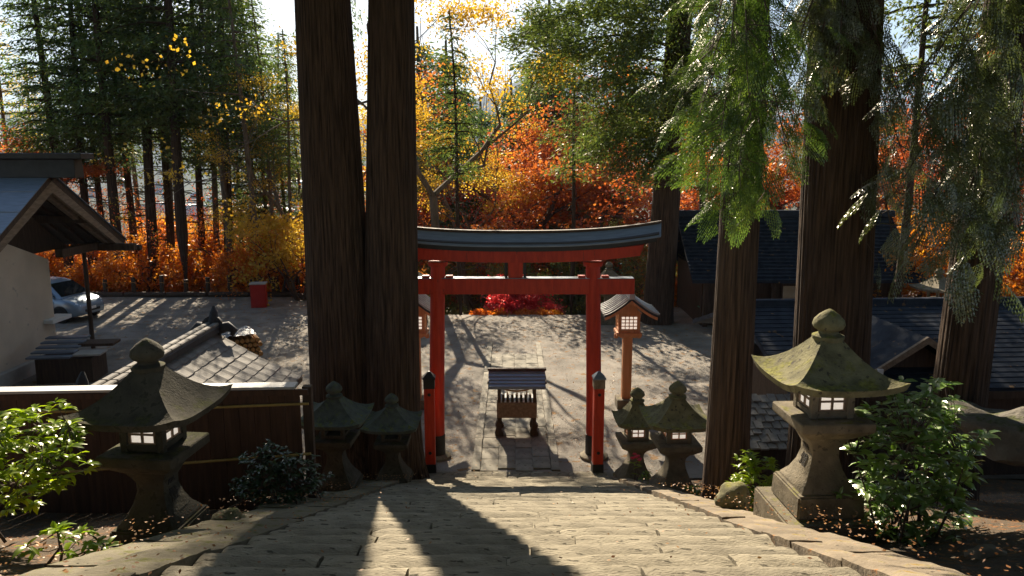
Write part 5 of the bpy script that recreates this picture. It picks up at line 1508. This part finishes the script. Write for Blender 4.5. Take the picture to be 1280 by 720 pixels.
for (px, py, Y, s, sd_, l) in ((912, 640, 8.6, .24, 14, 'small leafy weed at the foot of the slim cypress'), (690 + 118, 590, 13.0, .22, 15, 'tiny weed beside the lantern with the wide roof'), (868, 600, 10.8, .22, 16, 'weed with pale leaves behind the slim trunk')):
    p = at_Y(px, py, Y)
    leafy_shrub('weed', (p.x, Y, float(gz(p.x, Y)) + 0.08), (s * 1.2, s, s), 'L_bright', 9, 5, 0.10, 0.04, sd_, l, nparts=45, stems=4, base_r=0.05, cat='weed', group='weeds along the right border')
p = at_Y(778, 577, 13.0)
t = leafy_shrub('flower', (2.2, 12.75, plane_z(12.75) + 0.1), (.2, .2, .36), 'L_bright', 5, 5, 0.09, 0.03, 22, 'small potted flowers with pink blooms between the two far lanterns', nparts=25, stems=4, base_r=0.03, cat='flowers')
fl = MB()
for j in range(7):
    a = j * 0.9
    fl.lathe([(0.01, 0), (0.035, 0.02), (0.03, 0.035), (0.005, 0.03)], 7, 0, (0.07 * math.cos(a), 0.07 * math.sin(a), 0.33 + 0.03 * (j % 3)))
fl.build('bloom', M['L_crimson'], t)

# ------------------------------------------------------------------ fallen leaves and needles (nobody could count them)
n = 14000
X = rng.uniform(-14, 14, n); Y = rng.uniform(14.3, 33, n)
k = rng.random(n) < (0.35 + 0.65 * (np.abs(X - 0.07) > 1.2))
X, Y = X[k], Y[k]; Z = np.full(len(X), 0.035) + 0.05 * (np.abs(X - 0.07) < 0.95)
n2 = 4500
X2 = rng.uniform(2.0, 8.5, n2); Y2 = rng.uniform(3.0, 12, n2)
Z2 = np.maximum(gz(X2, Y2), plane_z(Y2) * (X2 < 2.9) + 0.15 * (X2 < 2.9)) + 0.02
n3 = 2500
X3 = rng.uniform(-5.5, -1.6, n3); Y3 = rng.uniform(3.0, 13, n3)
Z3 = np.maximum(gz(X3, Y3), (plane_z(Y3) + 0.15) * (X3 > -2.95)) + 0.02
n4 = 220
X4 = rng.uniform(-1.9, 1.9, n4) ; X4 = np.sign(X4) * np.abs(X4 / 1.9) ** 0.5 * 1.9; Y4 = rng.uniform(3, 14, n4)
Z4 = (np.floor((FOOT - Y4) / TREAD) + 1) * RISE + 0.015
P = np.stack([np.concatenate([X, X2, X3, X4]), np.concatenate([Y, Y2, Y3, Y4]), np.concatenate([Z, Z2, Z3, Z4])], 1)
N = len(P); Y_all = P[:, 1]
A = rng.normal(size=(N, 3)); A[:, 2] *= 0.25
Nn = rng.normal(size=(N, 3)) * 0.3 + np.array([0, 0, 1.0])
L = np.where(Y_all < 13, rng.uniform(0.016, 0.036, N), rng.uniform(0.025, 0.06, N))
o = leaf_object('fallen_leaves', leaf_quads(P, A, Nn, L, L * 0.55), M['L_litter'], kind='stuff')
tag(o, 'dry brown leaves scattered over the terrace, borders and banks')

# ------------------------------------------------------------------ town in the valley
WALLS = [mat('wall_white', (0.62, 0.60, 0.57), (0.74, 0.72, 0.69), 0.2, rough=0.8, bump=0), mat('wall_tan', (0.42, 0.36, 0.29), (0.52, 0.46, 0.38), 0.2, rough=0.8, bump=0)]
ROOFS = [mat('roof_grey', (0.30, 0.31, 0.33), (0.42, 0.43, 0.46), 0.3, rough=0.4, bump=0, spec=0.6), mat('roof_blue', (0.12, 0.19, 0.32), (0.17, 0.26, 0.40), 0.3, rough=0.4, bump=0, spec=0.6), mat('roof_brown', (0.20, 0.11, 0.07), (0.28, 0.16, 0.11), 0.3, rough=0.5, bump=0)]
HP = []
for i in range(6):
    w, d, h = ((9, 8, 5.5), (12, 9, 6), (22, 14, 9), (8, 8, 5), (30, 16, 7), (14, 10, 11))[i]
    t = thing('house', (0, 0, 0), 0, '', 'house', 'houses of the town in the valley')
    wo = MB().box((0, 0, h / 2 - 1), (w, d, h + 2)).build('wall', WALLS[i % 2], t)
    if i in (2, 5):
        MB().box((0, 0, h + 0.3), (w + 0.6, d + 0.6, 0.6)).build('roof', ROOFS[0], t)
    else:
        rr_ = (0.42 if i != 4 else 0.2) * d / 2
        MB().prism([(-d / 2 - .7, h - .2), (0, h + rr_ + .3), (d / 2 + .7, h - .2), (d / 2 + .7, h - .45), (0, h + rr_), (-d / 2 - .7, h - .45)], -w / 2 - .6, w / 2 + .6, 'x').build('roof', ROOFS[(0, 1, 0, 2, 1, 0)[i]], t)
    for k in range(max(2, int(w // 4))):
        for fl_ in range(2 if h < 8 else 3):
            x = -w / 2 + w * (k + .5) / max(2, int(w // 4))
            MB().box((x, -d / 2 - 0.02, 1.5 + fl_ * 2.9), (1.7, 0.08, 1.3)).build('window', M['glass'], t)
    HP.append(t)
r2 = random.Random(21)
cnt = 0
labs = ['gabled house with grey roof in the valley town', 'blue roofed house in the valley town', 'large flat roofed white block in the valley town', 'small brown roofed house in the valley town', 'long blue roofed works hall in the valley town', 'tall flat roofed tan block in the valley town']
used = set()
for row, (Y0, Y1, n) in enumerate(((330, 480, 22), (480, 700, 34), (700, 1050, 44), (1050, 1600, 50))):
    for j in range(n):
        Y = r2.uniform(Y0, Y1)
        px = r2.uniform(-20, 1000 if j % 5 else 1280)
        X = at_Y(px, 200, Y).x
        i = r2.choice((0, 1, 2, 3, 4, 5, 0, 1, 3))
        t = HP[i] if i not in used else copy_tree(HP[i])
        used.add(i)
        t.location = (X, Y, float(gz(X, Y))); t.rotation_euler = (0, 0, r2.choice((0, 0.3, -0.4, 1.57, 1.2)) + r2.uniform(-.15, .15))
        s = r2.uniform(0.9, 1.3); t.scale = (s, s, s)
        t['label'] = labs[i]
p = at_Y(632, 275, 95)
t = copy_tree(HP[0]); t.location = (p.x, 95, p.z - 5.0); t.rotation_euler = (0, 0, 0.5); t.scale = (.85,) * 3
t['label'] = 'pale hipped house roof glimpsed just above the torii lintel through maple leaves'; del t['group']
p = at_Y(722, 330, 70)
t = copy_tree(HP[1]); t.location = (p.x - 1, 70, p.z - 6); t.rotation_euler = (0, 0, 0.2); t.scale = (.8,) * 3
t['label'] = 'pale house glimpsed through the torii right opening below the lintel'; del t['group']
# trees among the houses
for j in range(46):
    Y = r2.uniform(150, 900); px = r2.uniform(0, 1150)
    X = at_Y(px, 200, Y).x
    kind = r2.choice(('olive', 'fir', 'maple', 'fir', 'olive'))
    plant(kind, {'olive': 'olive_tree', 'fir': 'fir_tree', 'maple': 'maple_tree'}[kind], 0, Y, r2.uniform(.9, 1.5) * (0.75 if kind == 'fir' else 1), r2.uniform(0, 6), {'olive': 'olive green tree down in the valley', 'fir': 'dark conifer down in the valley', 'maple': 'red maple down in the valley'}[kind], 'trees in the valley', {'olive': 'bark2', 'fir': 'bark2', 'maple': 'twig'}[kind], x=X)

# ------------------------------------------------------------------ labels: where look-alikes stand in a row, say which
ORD = ['leftmost', 'second from the left', 'third from the left', 'fourth from the left', 'fifth from the left', 'sixth from the left', 'seventh from the left', 'eighth from the left', 'ninth from the left', 'tenth from the left', 'eleventh from the left', 'twelfth from the left', 'thirteenth from the left', 'fourteenth from the left']
def number(group, base):
    ms = [o for o in COL.objects if o.parent is None and o.get('group') == group]
    ms.sort(key=lambda o: o.location.x / o.location.y if o.type == 'EMPTY' else o.data.vertices[0].co.x)
    for i, o in enumerate(ms):
        o['label'] = (ORD[i] if i < len(ORD) and i < len(ms) - 1 else 'rightmost' if i == len(ms) - 1 else 'one further right') + ' of the ' + base
number(G1, 'tall dark green cedars beyond the parking place')
number(G2, 'slim bare trunked cedars beyond the parking place')
number(G3, 'low orange maples along the parking place edge')
number(G3b, 'loose yellow bushes at the terrace edge')
number(G5, 'low golden maples behind the right hand buildings')
number('short posts along the parking place edge', 'short dark posts along the parking place edge')
number('kerb logs along the parking place', 'dark kerb logs along the parking place edge')
number('clipped shrubs at the far end of the path', 'rounded orange shrubs at the far path end')
number('narrow cedars behind the twin cedars', 'two narrow cedars behind the giant twin cedars')
number('thin orange maples among the cedars', 'thin orange maples between the tall cedar trunks')
number(G8, 'twiggy almost bare trees among the trunks')

# ------------------------------------------------------------------ haze
hm = bpy.data.materials.new('haze'); hm.use_nodes = True
nd, lk = hm.node_tree.nodes, hm.node_tree.links
nd.remove(nd['Principled BSDF'])
vol = nd.new('ShaderNodeVolumePrincipled')
vol.inputs['Color'].default_value = (0.45, 0.66, 1.0, 1)
vol.inputs['Density'].default_value = 1.3e-4
vol.inputs['Anisotropy'].default_value = 0.0
lk.new(vol.outputs[0], nd['Material Output'].inputs['Volume'])
hz = MB().box((0, 4400, 330), (19000, 9400, 900)).build('haze', hm, kind='stuff')
tag(hz, 'pale blue autumn haze filling the valley')
